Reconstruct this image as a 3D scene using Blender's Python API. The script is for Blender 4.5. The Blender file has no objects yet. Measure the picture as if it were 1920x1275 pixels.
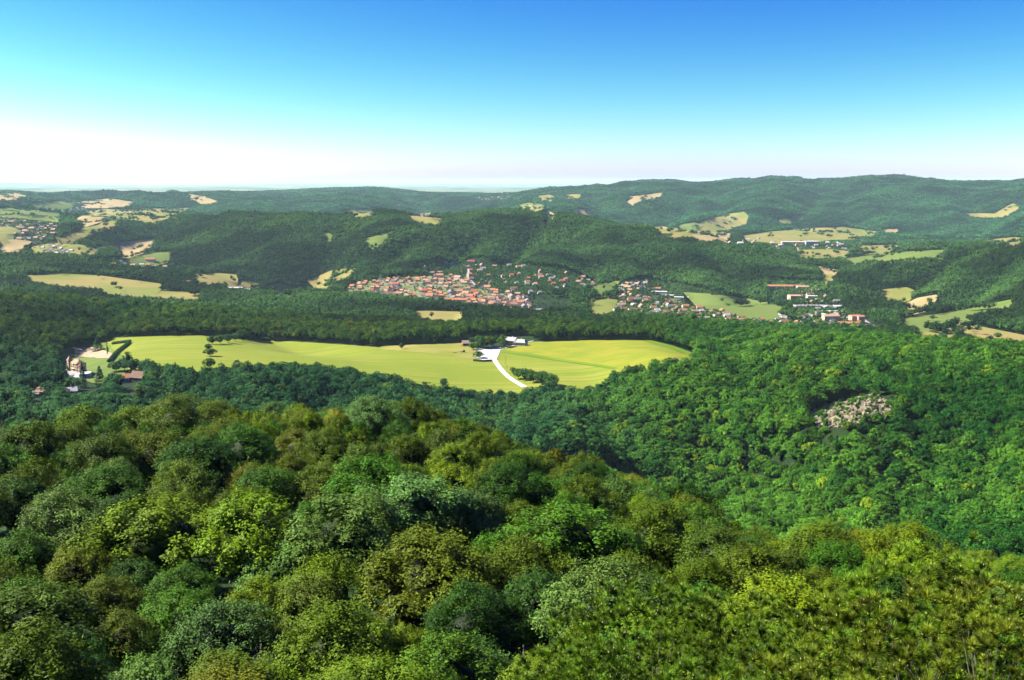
import bpy, math, random
import numpy as np
from mathutils import Vector, Matrix
from mathutils.geometry import delaunay_2d_cdt

R = math.radians
rng = np.random.default_rng(7)
random.seed(7)
S = bpy.context.scene
COL = S.collection

# ------------------------------------------------------------------ camera
FPX = 1844.0                      # focal length in photograph pixels
PITCH = math.atan((637.5 - 340) / FPX)
cam_d = bpy.data.cameras.new('camera'); cam = bpy.data.objects.new('camera', cam_d); COL.objects.link(cam)
cam_d.sensor_width = 36; cam_d.lens = 36 * FPX / 1920
cam_d.clip_start = 0.5; cam_d.clip_end = 200000
cam.rotation_euler = (R(90) - PITCH, 0, 0)
S.camera = cam

# ------------------------------------------------------------------ sky, sun, exposure
SUN_AZ, SUN_EL = R(-83), R(43)    # from +Y towards +X; elevation
w = bpy.data.worlds.new('World'); S.world = w; w.use_nodes = True
nt = w.node_tree; bg = nt.nodes['Background']
sky = nt.nodes.new('ShaderNodeTexSky'); sky.sky_type = 'NISHITA'; sky.sun_disc = False
sky.sun_elevation = SUN_EL; sky.sun_rotation = SUN_AZ
sky.altitude = 500; sky.air_density = 1.0; sky.dust_density = .5; sky.ozone_density = 3.0
# deep clear blue: each colour of the physical sky through its own gain and contrast, the same in every direction
sp = nt.nodes.new('ShaderNodeSeparateColor'); cb = nt.nodes.new('ShaderNodeCombineColor'); nt.links.new(sky.outputs[0], sp.inputs[0])
for ch, (div, pw) in enumerate(((5.7, 3.1), (5.8, 2.5), (7.2, .5))):
    m1 = nt.nodes.new('ShaderNodeMath'); m1.operation = 'DIVIDE'; m1.inputs[1].default_value = div
    m2 = nt.nodes.new('ShaderNodeMath'); m2.operation = 'POWER'; m2.inputs[1].default_value = pw
    m3 = nt.nodes.new('ShaderNodeMath'); m3.operation = 'MINIMUM'; m3.inputs[1].default_value = (1.0, 1.06, 1.0)[ch]
    nt.links.new(sp.outputs[ch], m1.inputs[0]); nt.links.new(m1.outputs[0], m2.inputs[0]); nt.links.new(m2.outputs[0], m3.inputs[0])
    if ch == 0: red = m3
    if ch == 2:      # the pale haze band is white, not yellow
        m4 = nt.nodes.new('ShaderNodeMath'); m4.operation = 'MULTIPLY_ADD'; m4.inputs[1].default_value = .32; nt.links.new(red.outputs[0], m4.inputs[0]); nt.links.new(m2.outputs[0], m4.inputs[2]); nt.links.new(m4.outputs[0], m3.inputs[0])
    nt.links.new(m3.outputs[0], cb.inputs[ch])
v2 = nt.nodes.new('ShaderNodeVectorMath'); v2.operation = 'SCALE'; v2.inputs['Scale'].default_value = 1 / (.15 * 2 ** 1.95)
nt.links.new(cb.outputs[0], v2.inputs[0]); nt.links.new(v2.outputs[0], bg.inputs[0]); bg.inputs[1].default_value = 0.15
sl = bpy.data.lights.new('sun', 'SUN'); sl.energy = 5.0; sl.angle = R(0.5); sl.color = (1.0, 0.95, 0.85)
so = bpy.data.objects.new('sun', sl); COL.objects.link(so)
sdir = Vector((math.sin(SUN_AZ) * math.cos(SUN_EL), math.cos(SUN_AZ) * math.cos(SUN_EL), math.sin(SUN_EL)))
so.rotation_euler = sdir.to_track_quat('Z', 'Y').to_euler()
S.view_settings.view_transform = 'Standard'; S.view_settings.look = 'None'
S.view_settings.exposure = 1.95; S.view_settings.gamma = 1.0
S.view_settings.use_curve_mapping = False
cy = S.cycles
cy.max_bounces = 4; cy.diffuse_bounces = 2; cy.glossy_bounces = 1; cy.transmission_bounces = 2
cy.volume_bounces = 0; cy.transparent_max_bounces = 4; cy.caustics_reflective = False; cy.caustics_refractive = False
cy.use_denoising = True
cy.use_adaptive_sampling = True; cy.adaptive_threshold = 0.015

# ------------------------------------------------------------------ tags, materials
def tag(o, label=None, cat=None, group=None, kind=None):
    if label: o['label'] = label
    if cat: o['category'] = cat
    if group: o['group'] = group
    if kind: o['kind'] = kind
    return o

def link(o, parent=None):
    COL.objects.link(o)
    if parent: o.parent = parent
    return o

def empty(name, loc, rz=0.0, sc=1.0):
    o = bpy.data.objects.new(name, None); link(o)
    o.location = loc; o.rotation_euler = (0, 0, rz); o.scale = (sc, sc, sc)
    return o

def lin(c):
    return tuple(((x / 12.92) if x <= 0.04045 else ((x + 0.055) / 1.055) ** 2.4) for x in c)

def N(t, typ, **kw):
    n = t.nodes.new(typ)
    for k, v in kw.items(): setattr(n, k, v)
    return n

def mat(name, color, rough=0.85, noise=None, amount=0.25, spec=0.2):
    color = tuple(c * .45 for c in color[:3])
    m = bpy.data.materials.new(name); m.use_nodes = True; t = m.node_tree
    b = t.nodes['Principled BSDF']; b.inputs['Roughness'].default_value = rough
    b.inputs['Specular IOR Level'].default_value = spec
    if noise:
        tc = N(t, 'ShaderNodeTexCoord'); nz = N(t, 'ShaderNodeTexNoise')
        nz.inputs['Scale'].default_value = noise; nz.inputs['Detail'].default_value = 5
        t.links.new(tc.outputs['Object'], nz.inputs['Vector'])
        mr = N(t, 'ShaderNodeMapRange'); mr.inputs[1].default_value = .3; mr.inputs[2].default_value = .7
        mr.inputs[3].default_value = 1 - amount; mr.inputs[4].default_value = 1 + amount
        t.links.new(nz.outputs[0], mr.inputs[0])
        mx = N(t, 'ShaderNodeVectorMath', operation='SCALE'); mx.inputs[0].default_value = color[:3]
        t.links.new(mr.outputs[0], mx.inputs['Scale']); t.links.new(mx.outputs[0], b.inputs['Base Color'])
    else:
        b.inputs['Base Color'].default_value = (*color[:3], 1)
    return m

def leaf_mat(name, source, translucent=0.12, rough=0.6, spec=0.07):
    """foliage: colour of the tree times leaf to leaf variation; source 'object' or 'instancer'"""
    m = bpy.data.materials.new(name); m.use_nodes = True; t = m.node_tree
    out = t.nodes['Material Output']; b = t.nodes['Principled BSDF']
    if source == 'object':
        c = N(t, 'ShaderNodeObjectInfo').outputs['Color']
    else:
        a = N(t, 'ShaderNodeAttribute'); a.attribute_type = 'INSTANCER'; a.attribute_name = 'tint'; c = a.outputs['Color']
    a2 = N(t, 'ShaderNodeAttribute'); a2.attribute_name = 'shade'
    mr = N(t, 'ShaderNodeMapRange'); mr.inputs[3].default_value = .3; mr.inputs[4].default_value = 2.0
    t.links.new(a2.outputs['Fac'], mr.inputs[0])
    sc = N(t, 'ShaderNodeVectorMath', operation='SCALE')
    t.links.new(c, sc.inputs[0]); t.links.new(mr.outputs[0], sc.inputs['Scale'])
    t.links.new(sc.outputs[0], b.inputs['Base Color'])
    b.inputs['Roughness'].default_value = rough; b.inputs['Specular IOR Level'].default_value = spec
    if translucent > 0:
        tr = N(t, 'ShaderNodeBsdfTranslucent')
        mu = N(t, 'ShaderNodeVectorMath', operation='MULTIPLY'); mu.inputs[1].default_value = (1.3, 1.35, .5)
        t.links.new(sc.outputs[0], mu.inputs[0]); t.links.new(mu.outputs[0], tr.inputs[0])
        mx = N(t, 'ShaderNodeMixShader'); mx.inputs[0].default_value = translucent
        t.links.new(b.outputs[0], mx.inputs[1]); t.links.new(tr.outputs[0], mx.inputs[2])
        t.links.new(mx.outputs[0], out.inputs[0])
    return m

def make_mesh(name, V, F, mats=(), midx=None, attrs=None, smooth=False):
    """V (n,3); F (m,k) one size of face, or a list of such arrays"""
    V = np.asarray(V, dtype=np.float32)
    Fs = F if isinstance(F, list) else [F]
    Fs = [np.asarray(f, dtype=np.int32) for f in Fs if len(f)]
    me = bpy.data.meshes.new(name)
    me.vertices.add(len(V)); me.vertices.foreach_set('co', V.ravel())
    nl = sum(f.size for f in Fs); npoly = sum(len(f) for f in Fs)
    me.loops.add(nl); me.polygons.add(npoly)
    me.loops.foreach_set('vertex_index', np.concatenate([f.ravel() for f in Fs]))
    tot = np.concatenate([np.full(len(f), f.shape[1], np.int32) for f in Fs])
    st = np.concatenate([[0], np.cumsum(tot)[:-1]]).astype(np.int32)
    me.polygons.foreach_set('loop_start', st)
    if midx is not None: me.polygons.foreach_set('material_index', np.asarray(midx, np.int32))
    me.update(calc_edges=True)
    if smooth: me.polygons.foreach_set('use_smooth', np.ones(npoly, bool))
    for k, (typ, dat) in (attrs or {}).items():
        a = me.attributes.new(k, typ, 'POINT')
        if typ == 'FLOAT': a.data.foreach_set('value', np.asarray(dat, np.float32).ravel())
        elif typ == 'INT': a.data.foreach_set('value', np.asarray(dat, np.int32).ravel())
        elif typ == 'FLOAT_VECTOR': a.data.foreach_set('vector', np.asarray(dat, np.float32).ravel())
        elif typ == 'FLOAT_COLOR': a.data.foreach_set('color', np.asarray(dat, np.float32).ravel())
    for m in mats: me.materials.append(m)
    return me

class MB:
    """collects boxes, prisms and bars for one mesh"""
    def __init__(s): s.V = []; s.F = []
    def add(s, V, F):
        o = len(s.V); s.V += [tuple(v) for v in V]; s.F += [tuple(i + o for i in f) for f in F]; return s
    def box(s, x0, x1, y0, y1, z0, z1):
        V = [(x, y, z) for z in (z0, z1) for y in (y0, y1) for x in (x0, x1)]
        return s.add(V, [(0, 2, 3, 1), (4, 5, 7, 6), (0, 1, 5, 4), (2, 6, 7, 3), (0, 4, 6, 2), (1, 3, 7, 5)])
    def cyl(s, x, y, z0, z1, r0, r1, n=8):
        V = [(x + r0 * math.cos(2 * math.pi * i / n), y + r0 * math.sin(2 * math.pi * i / n), z0) for i in range(n)]
        V += [(x + r1 * math.cos(2 * math.pi * i / n), y + r1 * math.sin(2 * math.pi * i / n), z1) for i in range(n)]
        F = [(i, (i + 1) % n, n + (i + 1) % n, n + i) for i in range(n)]
        return s.add(V, F + [tuple(range(n - 1, -1, -1)), tuple(range(n, 2 * n))])
    def bar(s, a, b, r0, r1, n=5):
        a = Vector(a); b = Vector(b); d = (b - a).normalized()
        u = d.orthogonal().normalized(); v = d.cross(u)
        V = [a + (u * math.cos(t) + v * math.sin(t)) * r0 for t in [2 * math.pi * i / n for i in range(n)]]
        V += [b + (u * math.cos(t) + v * math.sin(t)) * r1 for t in [2 * math.pi * i / n for i in range(n)]]
        return s.add(V, [(i, (i + 1) % n, n + (i + 1) % n, n + i) for i in range(n)])
    def mesh(s, name, *mats):
        me = bpy.data.meshes.new(name); me.from_pydata(s.V, [], s.F); me.update()
        for m in mats: me.materials.append(m)
        return me
    def obj(s, name, m, parent=None):
        return link(bpy.data.objects.new(name, s.mesh(name, m)), parent)

# ------------------------------------------------------------------ noise
def hash2(ix, iy, seed):
    h = (ix.astype(np.int64) * 374761393 + iy.astype(np.int64) * 668265263 + seed * 974634777) & 0xFFFFFFFF
    h = ((h ^ (h >> 13)) * 1274126177) & 0xFFFFFFFF
    return ((h ^ (h >> 16)) & 0xFFFF) / 65535.0

def vnoise(x, y, seed=0):
    x0 = np.floor(x); y0 = np.floor(y); fx = x - x0; fy = y - y0
    fx = fx * fx * (3 - 2 * fx); fy = fy * fy * (3 - 2 * fy)
    a = hash2(x0, y0, seed); b = hash2(x0 + 1, y0, seed); c = hash2(x0, y0 + 1, seed); d = hash2(x0 + 1, y0 + 1, seed)
    return (a + (b - a) * fx + (c - a) * fy + (a - b - c + d) * fx * fy) * 2 - 1

def fbm(x, y, seed=0, oct=4):
    s = 0; a = 1.0; t = 0
    for i in range(oct):
        s = s + a * vnoise(x * 2 ** i + 17.3 * i, y * 2 ** i - 9.1 * i, seed + i); t += a; a *= .5
    return s / t

# ------------------------------------------------------------------ terrain
HC = 15.0                                   # height of the forest canopy
def pix_dir(px, py):
    x = (np.asarray(px, float) - 960) / FPX; y = (637.5 - np.asarray(py, float)) / FPX
    X = x; Y = math.cos(PITCH) + y * math.sin(PITCH); Z = -math.sin(PITCH) + y * math.cos(PITCH)
    return np.arctan2(X, Y), Z / np.hypot(X, Y)      # azimuth, tan(elevation)

# each line runs across the view: picture column : distance : height (g/c = picture row of bare ground / of tree tops, z = metres)
LINES = '''
0:10:z-22
0:42:z-37 900:42:z-38 1300:44:z-37 1920:44:z-36
0:80:c1150 400:78:c1160 900:75:c1150 1300:72:c1130 1600:70:c1110 1920:68:c1130
0:130:c975 400:130:c950 700:130:c930 900:125:c940 1100:118:c960 1300:110:c1000 1500:100:c1030 1700:90:c1060 1920:84:c1085
-300:220:c900 0:210:c838 60:215:c800 130:225:c786 300:225:c772 500:225:c762 600:225:c750 700:220:c745 800:215:c752 900:205:c790 1000:190:c828 1100:180:c858 1200:170:c888 1300:155:c928 1400:145:c968 1480:140:c990 1560:138:c990 1640:135:c985 1700:128:c1000 1760:120:c1035 1850:118:c1045 1920:118:c1055 2200:118:c1090
0:310:z-108 900:300:z-105 1200:270:z-100 1500:240:z-108 1920:215:z-100
0:470:z-165 600:480:z-165 1000:500:z-170 1100:520:z-173 1200:540:c895 1300:550:c930 1400:500:c965 1500:440:c1005 1700:380:c1045 1920:350:c1065
0:600:c778 900:600:c776 1000:600:c800 1060:618:z-190 1130:622:z-200 1230:622:z-200 1290:575:c905 1400:530:c930 1500:485:c955 1700:440:c975 1920:410:c985
0:680:c770 300:700:c748 600:700:c742 850:690:c762 1000:660:c790 1060:645:c792 1100:645:c795 1180:650:c812 1240:650:c838 1300:630:c868 1400:570:c890 1500:540:c900 1600:520:c900 1700:500:c900 1920:470:c910
0:880:c715 150:900:c712 300:880:c692 400:860:c690 550:860:c684 700:870:c702 850:880:c731 960:885:c731 1050:850:c730 1100:820:c745 1200:770:c765 1300:720:c790 1400:680:c800 1500:655:c804 1600:640:c808 1700:620:c808 1920:590:c812
0:960:c700 200:960:c690 400:950:g698 700:950:g712 850:950:g728 960:950:g728 1050:930:g727 1130:900:c720 1200:860:c712 1300:830:c712 1400:770:c720 1500:690:c742 1600:672:c740 1700:690:c735 1920:690:c730
0:1150:c650 200:1130:g660 400:1090:g665 700:1090:g680 950:1090:g683 1100:1050:g686 1200:980:g690 1260:960:g680 1330:960:c672 1400:880:c690 1500:820:c692 1600:780:c695 1700:760:c700 1920:740:c700
0:1400:c600 200:1330:g633 400:1300:g629 550:1270:g641 700:1230:g650 860:1260:g642 950:1280:g641 1100:1280:g638 1200:1250:g637 1310:1130:g667 1380:1050:c648 1500:920:c655 1600:900:c655 1700:880:c655 1920:860:c660
0:1700:c545 100:1700:c552 200:1700:c562 400:1650:c576 600:1600:c590 800:1550:c602 950:1500:c600 1100:1450:c600 1300:1400:c600 1400:1300:c611 1500:1250:c622 1600:1200:c621 1700:1150:c631 1800:1130:c640 1920:1100:c646
0:2050:z-252 400:1950:z-256 800:1800:z-259 1200:1750:z-259 1600:1600:z-259 1920:1500:z-259
0:2450:z-252 400:2350:z-255 650:2150:z-257 800:2000:z-258 1000:1920:z-258 1200:1880:z-258 1600:1800:z-260 1920:1750:z-258
0:2900:g503 200:2900:g505 400:2700:g518 500:2650:g532 600:2500:g540 700:2480:g528 800:2500:g510 900:2500:g507 1000:2480:g507 1100:2420:g525 1200:2380:g540 1300:2300:g550 1400:2230:g566 1500:2150:z-259 1600:2150:z-259 1700:2100:z-258 1920:2050:z-256
0:3300:g470 200:3300:g485 300:3200:g500 400:3050:c508 450:3000:c510 550:2850:c515 590:2800:g520 650:2700:c510 700:2700:c490 800:2780:c470 900:2850:c465 1050:2850:c465 1200:2750:c478 1300:2650:c500 1400:2500:c530 1480:2400:c552 1530:2500:z-257 1580:2500:z-257 1650:2400:c558 1800:2300:c548 1920:2200:c535
0:4300:g430 200:4200:g432 300:4000:c424 400:3900:c415 500:3700:c408 580:3600:c412 620:3550:c420 680:3500:c410 760:3500:c412 820:3450:c418 900:3500:c406 980:3500:c403 1050:3450:c413 1150:3350:c424 1250:3250:c440 1350:3100:c459 1450:2950:c482 1510:2850:c505 1550:2900:z-256 1590:2900:z-256 1640:2850:c497 1700:2800:c484 1800:2800:c468 1920:2800:c455 2100:2800:c440
0:4800:g418 200:4800:g420 400:4700:z-190 600:4400:z-200 800:4300:z-200 1000:4300:z-205 1200:4100:z-245 1400:3900:z-250 1500:3700:z-252 1600:3600:z-253 1750:3700:z-246 1920:3800:z-240
0:5300:g408 200:5300:g410 400:5300:c400 520:5300:c392 600:5300:g405 780:5300:g412 900:5300:g411 1000:5200:g408 1100:5200:g415 1250:4800:g442 1350:4700:g443 1500:4700:g447 1650:4500:g462 1800:4500:c458 1920:4400:c452
0:6600:g390 200:6800:g391 400:6800:c386 550:6800:c381 700:6800:g392 850:6800:g395 1000:6500:g394 1100:6400:g388 1250:5900:g415 1300:5800:g400 1380:5700:g400 1500:5800:g410 1650:5600:g424 1800:5300:c420 1920:5200:c412
0:8500:c377 200:8600:g374 400:8800:g372 550:9000:c371 700:9000:c366 850:9500:c372 1000:8200:c372 1100:7700:c366 1250:7000:c372 1400:6800:c376 1600:6700:c378 1750:6600:c388 1860:6500:g400 1920:6400:c392
-100:10500:c360 0:10500:c355 60:10500:c360 120:10500:c363 150:10500:c359 175:10400:c357 200:10500:c362 240:10500:c368 350:10500:c360 450:10800:c360 550:11000:c355 640:10500:c351 700:10500:c350 750:10500:c354 790:10300:c360 900:11000:c361 960:10500:c366 1020:9500:c359 1150:9200:c351 1190:9500:c348 1240:9500:c343 1290:9000:c349 1400:8600:c342 1480:8500:c341 1540:8800:c346 1590:9500:c342 1630:9800:c336 1680:10000:c329 1725:9800:c336 1760:9200:c345 1850:8800:c348 1920:8600:c348 2100:8800:c352
0:13000:z-260 1920:12000:z-240
0:19000:z-250 1920:19000:z-240
0:26000:z-190 400:27000:z-170 800:27000:z-175 1300:26000:z-180 1920:26000:z-150
0:36000:z-240 1920:36000:z-240
-300:48000:z-120 0:48000:z-60 100:48000:z-110 300:48000:z-190 500:48000:z-150 620:48000:z-110 700:48000:z-170 1100:48000:z-120 1500:48000:z-130 1800:48000:z-60 1920:48000:z-110
0:62000:z-260 1920:62000:z-260
'''
fine = np.arange(R(-33), R(33) + 1e-9, R(0.085))
side = np.concatenate([np.linspace(R(-180), R(-60), 25), np.linspace(R(-58), R(-34), 25)])
AZ = np.concatenate([side, fine, -side[::-1]]); AZ[-1] = R(180)
rows = []
for ln in LINES.strip().split('\n'):
    a = []; d = []; z = []
    for it in ln.split():
        px, D, spec = it.split(':'); px = float(px); D = float(D)
        if spec[0] == 'z':
            az, _ = pix_dir(px, 640); zz = float(spec[1:])
        else:
            az, te = pix_dir(px, float(spec[1:])); zz = D * te - (HC if spec[0] == 'c' else 0)
        a.append(az); d.append(math.log(D)); z.append(zz)
    rows.append((np.interp(AZ, a, d), np.interp(AZ, a, z)))
KX = np.array([r[0] for r in rows]); KZ = np.array([r[1] for r in rows])
def smooth_cols(A, sig):
    n0 = len(side); B = A.copy(); seg = A[:, n0:n0 + len(fine)]
    k = np.arange(-int(3 * sig), int(3 * sig) + 1); g = np.exp(-.5 * (k / sig) ** 2); g /= g.sum()
    p = np.pad(seg, ((0, 0), (len(k) // 2,) * 2), mode='edge')
    B[:, n0:n0 + len(fine)] = np.array([np.convolve(r, g, 'valid') for r in p]); return B
KX = smooth_cols(KX, 7); KZ = smooth_cols(KZ, 7)
for k in range(1, len(KX)): KX[k] = np.maximum(KX[k], KX[k - 1] + .02)
LD = np.concatenate([np.arange(math.log(8), math.log(60), .06), np.arange(math.log(60), math.log(12500), .0118),
                     np.arange(math.log(12500), math.log(62000), .03)])
def pchip(x, y, xi):
    h = np.diff(x); dl = np.diff(y) / h; m = np.zeros_like(y)
    w1 = 2 * h[1:] + h[:-1]; w2 = h[1:] + 2 * h[:-1]
    ok = dl[:-1] * dl[1:] > 0
    with np.errstate(all='ignore'): mm = (w1 + w2) / (w1 / dl[:-1] + w2 / dl[1:])
    m[1:-1] = np.where(ok, mm, 0); m[0] = dl[0]; m[-1] = dl[-1]
    i = np.clip(np.searchsorted(x, xi) - 1, 0, len(h) - 1); t = np.clip((xi - x[i]) / h[i], 0, 1)
    t2 = t * t; t3 = t2 * t
    return (2 * t3 - 3 * t2 + 1) * y[i] + (t3 - 2 * t2 + t) * h[i] * m[i] + (-2 * t3 + 3 * t2) * y[i + 1] + (t3 - t2) * h[i] * m[i + 1]
Z = np.stack([pchip(KX[:, c], KZ[:, c], LD) for c in range(len(AZ))], 1)      # rows x cols
GD = np.exp(LD)[:, None]; GX = GD * np.sin(AZ)[None]; GY = GD * np.cos(AZ)[None]
def sstep(a, b, x): t = np.clip((x - a) / (b - a), 0, 1); return t * t * (3 - 2 * t)
ridg = lambda x, y, s: 1 - 2 * np.abs(fbm(x, y, s, 3))
inmead = sstep(900, 960, GD) * (1 - sstep(1330, 1400, GD)) * sstep(R(-24), R(-22), AZ)[None] * (1 - sstep(R(9), R(11), AZ)[None])
valley = 1 - sstep(-246, -225, Z)
Z = Z + fbm(GX / 40, GY / 40, 3) * 1.2 * sstep(40, 120, GD) * (1 - inmead)
Z = Z + fbm(GX / 120, GY / 120, 5) * 4.5 * sstep(280, 480, GD) * (1 - .92 * inmead) * (1 - .85 * valley) * (1 - .6 * sstep(11000, 13000, GD))
Z = Z + fbm(GX / 150, GY / 150, 19) * 7 * sstep(2400, 3000, GD) * (1 - .9 * valley) * (1 - sstep(9000, 10500, GD))
Z = Z + ridg(GX / 420, GY / 420, 9) * 32 * sstep(2500, 3100, GD) * (1 - .9 * valley) * (1 - sstep(9000, 10500, GD))
Z = Z + ridg(GX / 800, GY / 800, 12) * 30 * sstep(4300, 6500, GD) * (1 - .8 * valley) * (1 - sstep(8600, 10200, GD))
Z = Z + fbm(GX / 3000, GY / 3000, 15) * 40 * sstep(14000, 20000, GD)

def zt(az, D):
    """ground height (bilinear on the terrain grid)"""
    az = np.asarray(az, float); l = np.log(np.maximum(np.asarray(D, float), 8.01))
    i = np.clip(np.searchsorted(LD, l) - 1, 0, len(LD) - 2); j = np.clip(np.searchsorted(AZ, az) - 1, 0, len(AZ) - 2)
    # interpolate linearly in true distance so the value lies on the mesh
    d0 = np.exp(LD[i]); d1 = np.exp(LD[i + 1]); D = np.exp(l)
    u = np.clip((D - d0) / (d1 - d0), 0, 1); v = (az - AZ[j]) / (AZ[j + 1] - AZ[j])
    return (Z[i, j] * (1 - u) * (1 - v) + Z[i + 1, j] * u * (1 - v) + Z[i, j + 1] * (1 - u) * v + Z[i + 1, j + 1] * u * v)
def zxy(x, y): return zt(np.arctan2(x, y), np.hypot(x, y))

MARCH = np.exp(np.arange(math.log(25), math.log(15000), .0025))
def unproj(px, py, lift=0.0, dmin=0):
    """point of the terrain (raised by lift) seen at a picture position; x, y, ground z"""
    az, te = pix_dir(px, py); az = float(az); te = float(te)
    D = MARCH[MARCH >= dmin] if dmin else MARCH
    g = zt(np.full(len(D), az), D) + lift - D * te
    k = np.argmax(g >= 0)
    if g[k] < 0: k = len(D) - 1
    d = D[k]
    if k > 0: d = D[k - 1] + (D[k] - D[k - 1]) * (-g[k - 1]) / (g[k] - g[k - 1] + 1e-9)
    x, y = d * math.sin(az), d * math.cos(az)
    return x, y, float(zt(az, d)), d

VALLEYS = [  # picture course, depth, half width
 ([(505,528),(545,490),(590,460),(612,440),(640,424)], 45, 100), ([(575,506),(650,470),(730,446),(800,428)], 34, 80), ([(800,478),(850,450),(905,428)], 42, 90),
 ([(930,478),(975,445),(1000,418)], 40, 75), ([(1290,540),(1240,492),(1175,447)], 34, 85), ([(1120,505),(1090,465),(1075,430)], 22, 60), ([(1420,548),(1380,505),(1330,470)], 24, 60),
 ([(330,482),(400,458),(480,441),(560,425)], 38, 100), ([(215,446),(300,424),(400,408)], 30, 110), ([(700,505),(735,470),(770,450)], 24, 55),
 ([(1650,545),(1720,512),(1775,482)], 30, 80), ([(1790,548),(1860,505),(1900,478)], 30, 80),
 ([(1345,402),(1368,375),(1350,352)], 75, 230), ([(1470,402),(1505,378),(1530,354)], 85, 260), ([(1630,412),(1600,380),(1580,352)], 80, 260), ([(1740,415),(1738,385),(1702,352)], 80, 260),
 ([(1860,410),(1850,385),(1800,362)], 70, 240), ([(1150,405),(1130,380),(1100,362)], 60, 220), ([(1240,402),(1285,382),(1292,358)], 60, 220), ([(600,392),(560,374),(535,362)], 60, 300),
 ([(740,390),(800,372),(785,364)], 70, 300), ([(880,392),(860,378),(900,368)], 50, 260), ([(420,388),(380,374),(300,366)], 60, 320), ([(120,380),(150,370),(135,363)], 50, 300),
 ([(1300,905),(1240,850),(1170,790),(1120,762)], 20, 32), ([(1345,850),(1330,790),(1340,730),(1400,690)], 17, 38), ([(1480,900),(1455,850),(1440,800),(1470,745),(1520,700)], 16, 34),
 ([(1700,905),(1725,840),(1760,760),(1800,710)], 18, 40), ([(1860,900),(1880,820),(1900,750)], 14, 36), ([(560,760),(600,735),(640,715)], 11, 30), ([(250,775),(300,735),(330,710)], 12, 30), ([(900,800),(930,770),(930,745)], 12, 28),
 ([(100,640),(160,600),(220,575)], 14, 60), ([(600,625),(500,600),(430,585)], 12, 60), ([(1560,700),(1600,668),(1580,645)], 12, 40)]
for P_v, dep_v, w_v in VALLEYS:
    dep_v *= 1.6 if 55 <= w_v <= 110 else 1.45
    Wv = [np.array(unproj(a_, b_, HC, 300)[:2]) for a_, b_ in P_v]; A_ = np.array(Wv)
    d0, d1 = np.hypot(*A_.T).min() - 3 * w_v, np.hypot(*A_.T).max() + 3 * w_v
    r0, r1 = np.searchsorted(LD, math.log(max(d0, 50))), np.searchsorted(LD, math.log(d1)); X_, Y_ = GX[r0:r1], GY[r0:r1]
    best = np.full(X_.shape, 1e9); L_ = len(Wv) - 1
    for k_ in range(L_):
        p, q = Wv[k_], Wv[k_ + 1]; e = q - p; t_ = np.clip(((X_ - p[0]) * e[0] + (Y_ - p[1]) * e[1]) / (e @ e), 0, 1)
        fall = 1 - .65 * ((k_ + t_) / L_) ** 2          # shallower towards the head
        dd = np.hypot(X_ - p[0] - e[0] * t_, Y_ - p[1] - e[1] * t_) / w_v + (1 - fall) * 1.2; best = np.minimum(best, dd)
    Z[r0:r1] -= dep_v * np.exp(-best ** 1.6)
nr, nc = Z.shape
V = np.stack([GX, GY, Z], -1).reshape(-1, 3)
ii, jj = np.meshgrid(np.arange(nr - 1), np.arange(nc - 1), indexing='ij'); a = ii * nc + jj
F = np.stack([a, a + 1, a + nc + 1, a + nc], -1).reshape(-1, 4)
V = np.vstack([V, [[0, 0, -22]]]); cidx = len(V) - 1
cap = np.stack([np.full(nc - 1, cidx), np.arange(1, nc), np.arange(nc - 1)], -1)
ground_m = bpy.data.materials.new('forest_floor'); ground_m.use_nodes = True; t = ground_m.node_tree
b = t.nodes['Principled BSDF']; b.inputs['Roughness'].default_value = .95; b.inputs['Specular IOR Level'].default_value = .1
geo = N(t, 'ShaderNodeNewGeometry'); nz = N(t, 'ShaderNodeTexNoise'); nz.inputs['Scale'].default_value = .02; nz.inputs['Detail'].default_value = 9
t.links.new(geo.outputs['Position'], nz.inputs['Vector'])
cr = N(t, 'ShaderNodeValToRGB'); cr.color_ramp.elements[0].position = .35; cr.color_ramp.elements[1].position = .68
cr.color_ramp.elements[0].color = (.006, .014, .004, 1); cr.color_ramp.elements[1].color = (.013, .030, .006, 1)
t.links.new(nz.outputs[0], cr.inputs[0])
# far plain: farmland beyond the hills
ln_ = N(t, 'ShaderNodeVectorMath', operation='LENGTH'); t.links.new(geo.outputs['Position'], ln_.inputs[0])
fr = N(t, 'ShaderNodeMapRange'); fr.inputs[1].default_value = 12000; fr.inputs[2].default_value = 14000
t.links.new(ln_.outputs['Value'], fr.inputs[0])
nz2 = N(t, 'ShaderNodeTexNoise'); nz2.inputs['Scale'].default_value = .0012; nz2.inputs['Detail'].default_value = 6
t.links.new(geo.outputs['Position'], nz2.inputs['Vector'])
cr2 = N(t, 'ShaderNodeValToRGB'); cr2.color_ramp.elements[0].position = .42; cr2.color_ramp.elements[1].position = .6
cr2.color_ramp.elements[0].color = (.03, .06, .02, 1); cr2.color_ramp.elements[1].color = (.16, .15, .08, 1)
t.links.new(nz2.outputs[0], cr2.inputs[0])
mx = N(t, 'ShaderNodeMix', data_type='RGBA'); t.links.new(fr.outputs[0], mx.inputs[0])
t.links.new(cr.outputs[0], mx.inputs[6]); t.links.new(cr2.outputs[0], mx.inputs[7]); t.links.new(mx.outputs[2], b.inputs['Base Color'])
terrain = link(bpy.data.objects.new('terrain', make_mesh('terrain', V, [F, cap], [ground_m], smooth=True)))
tag(terrain, 'hilly wooded ground running from the lookout hill out to the horizon', 'terrain', kind='structure')

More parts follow.
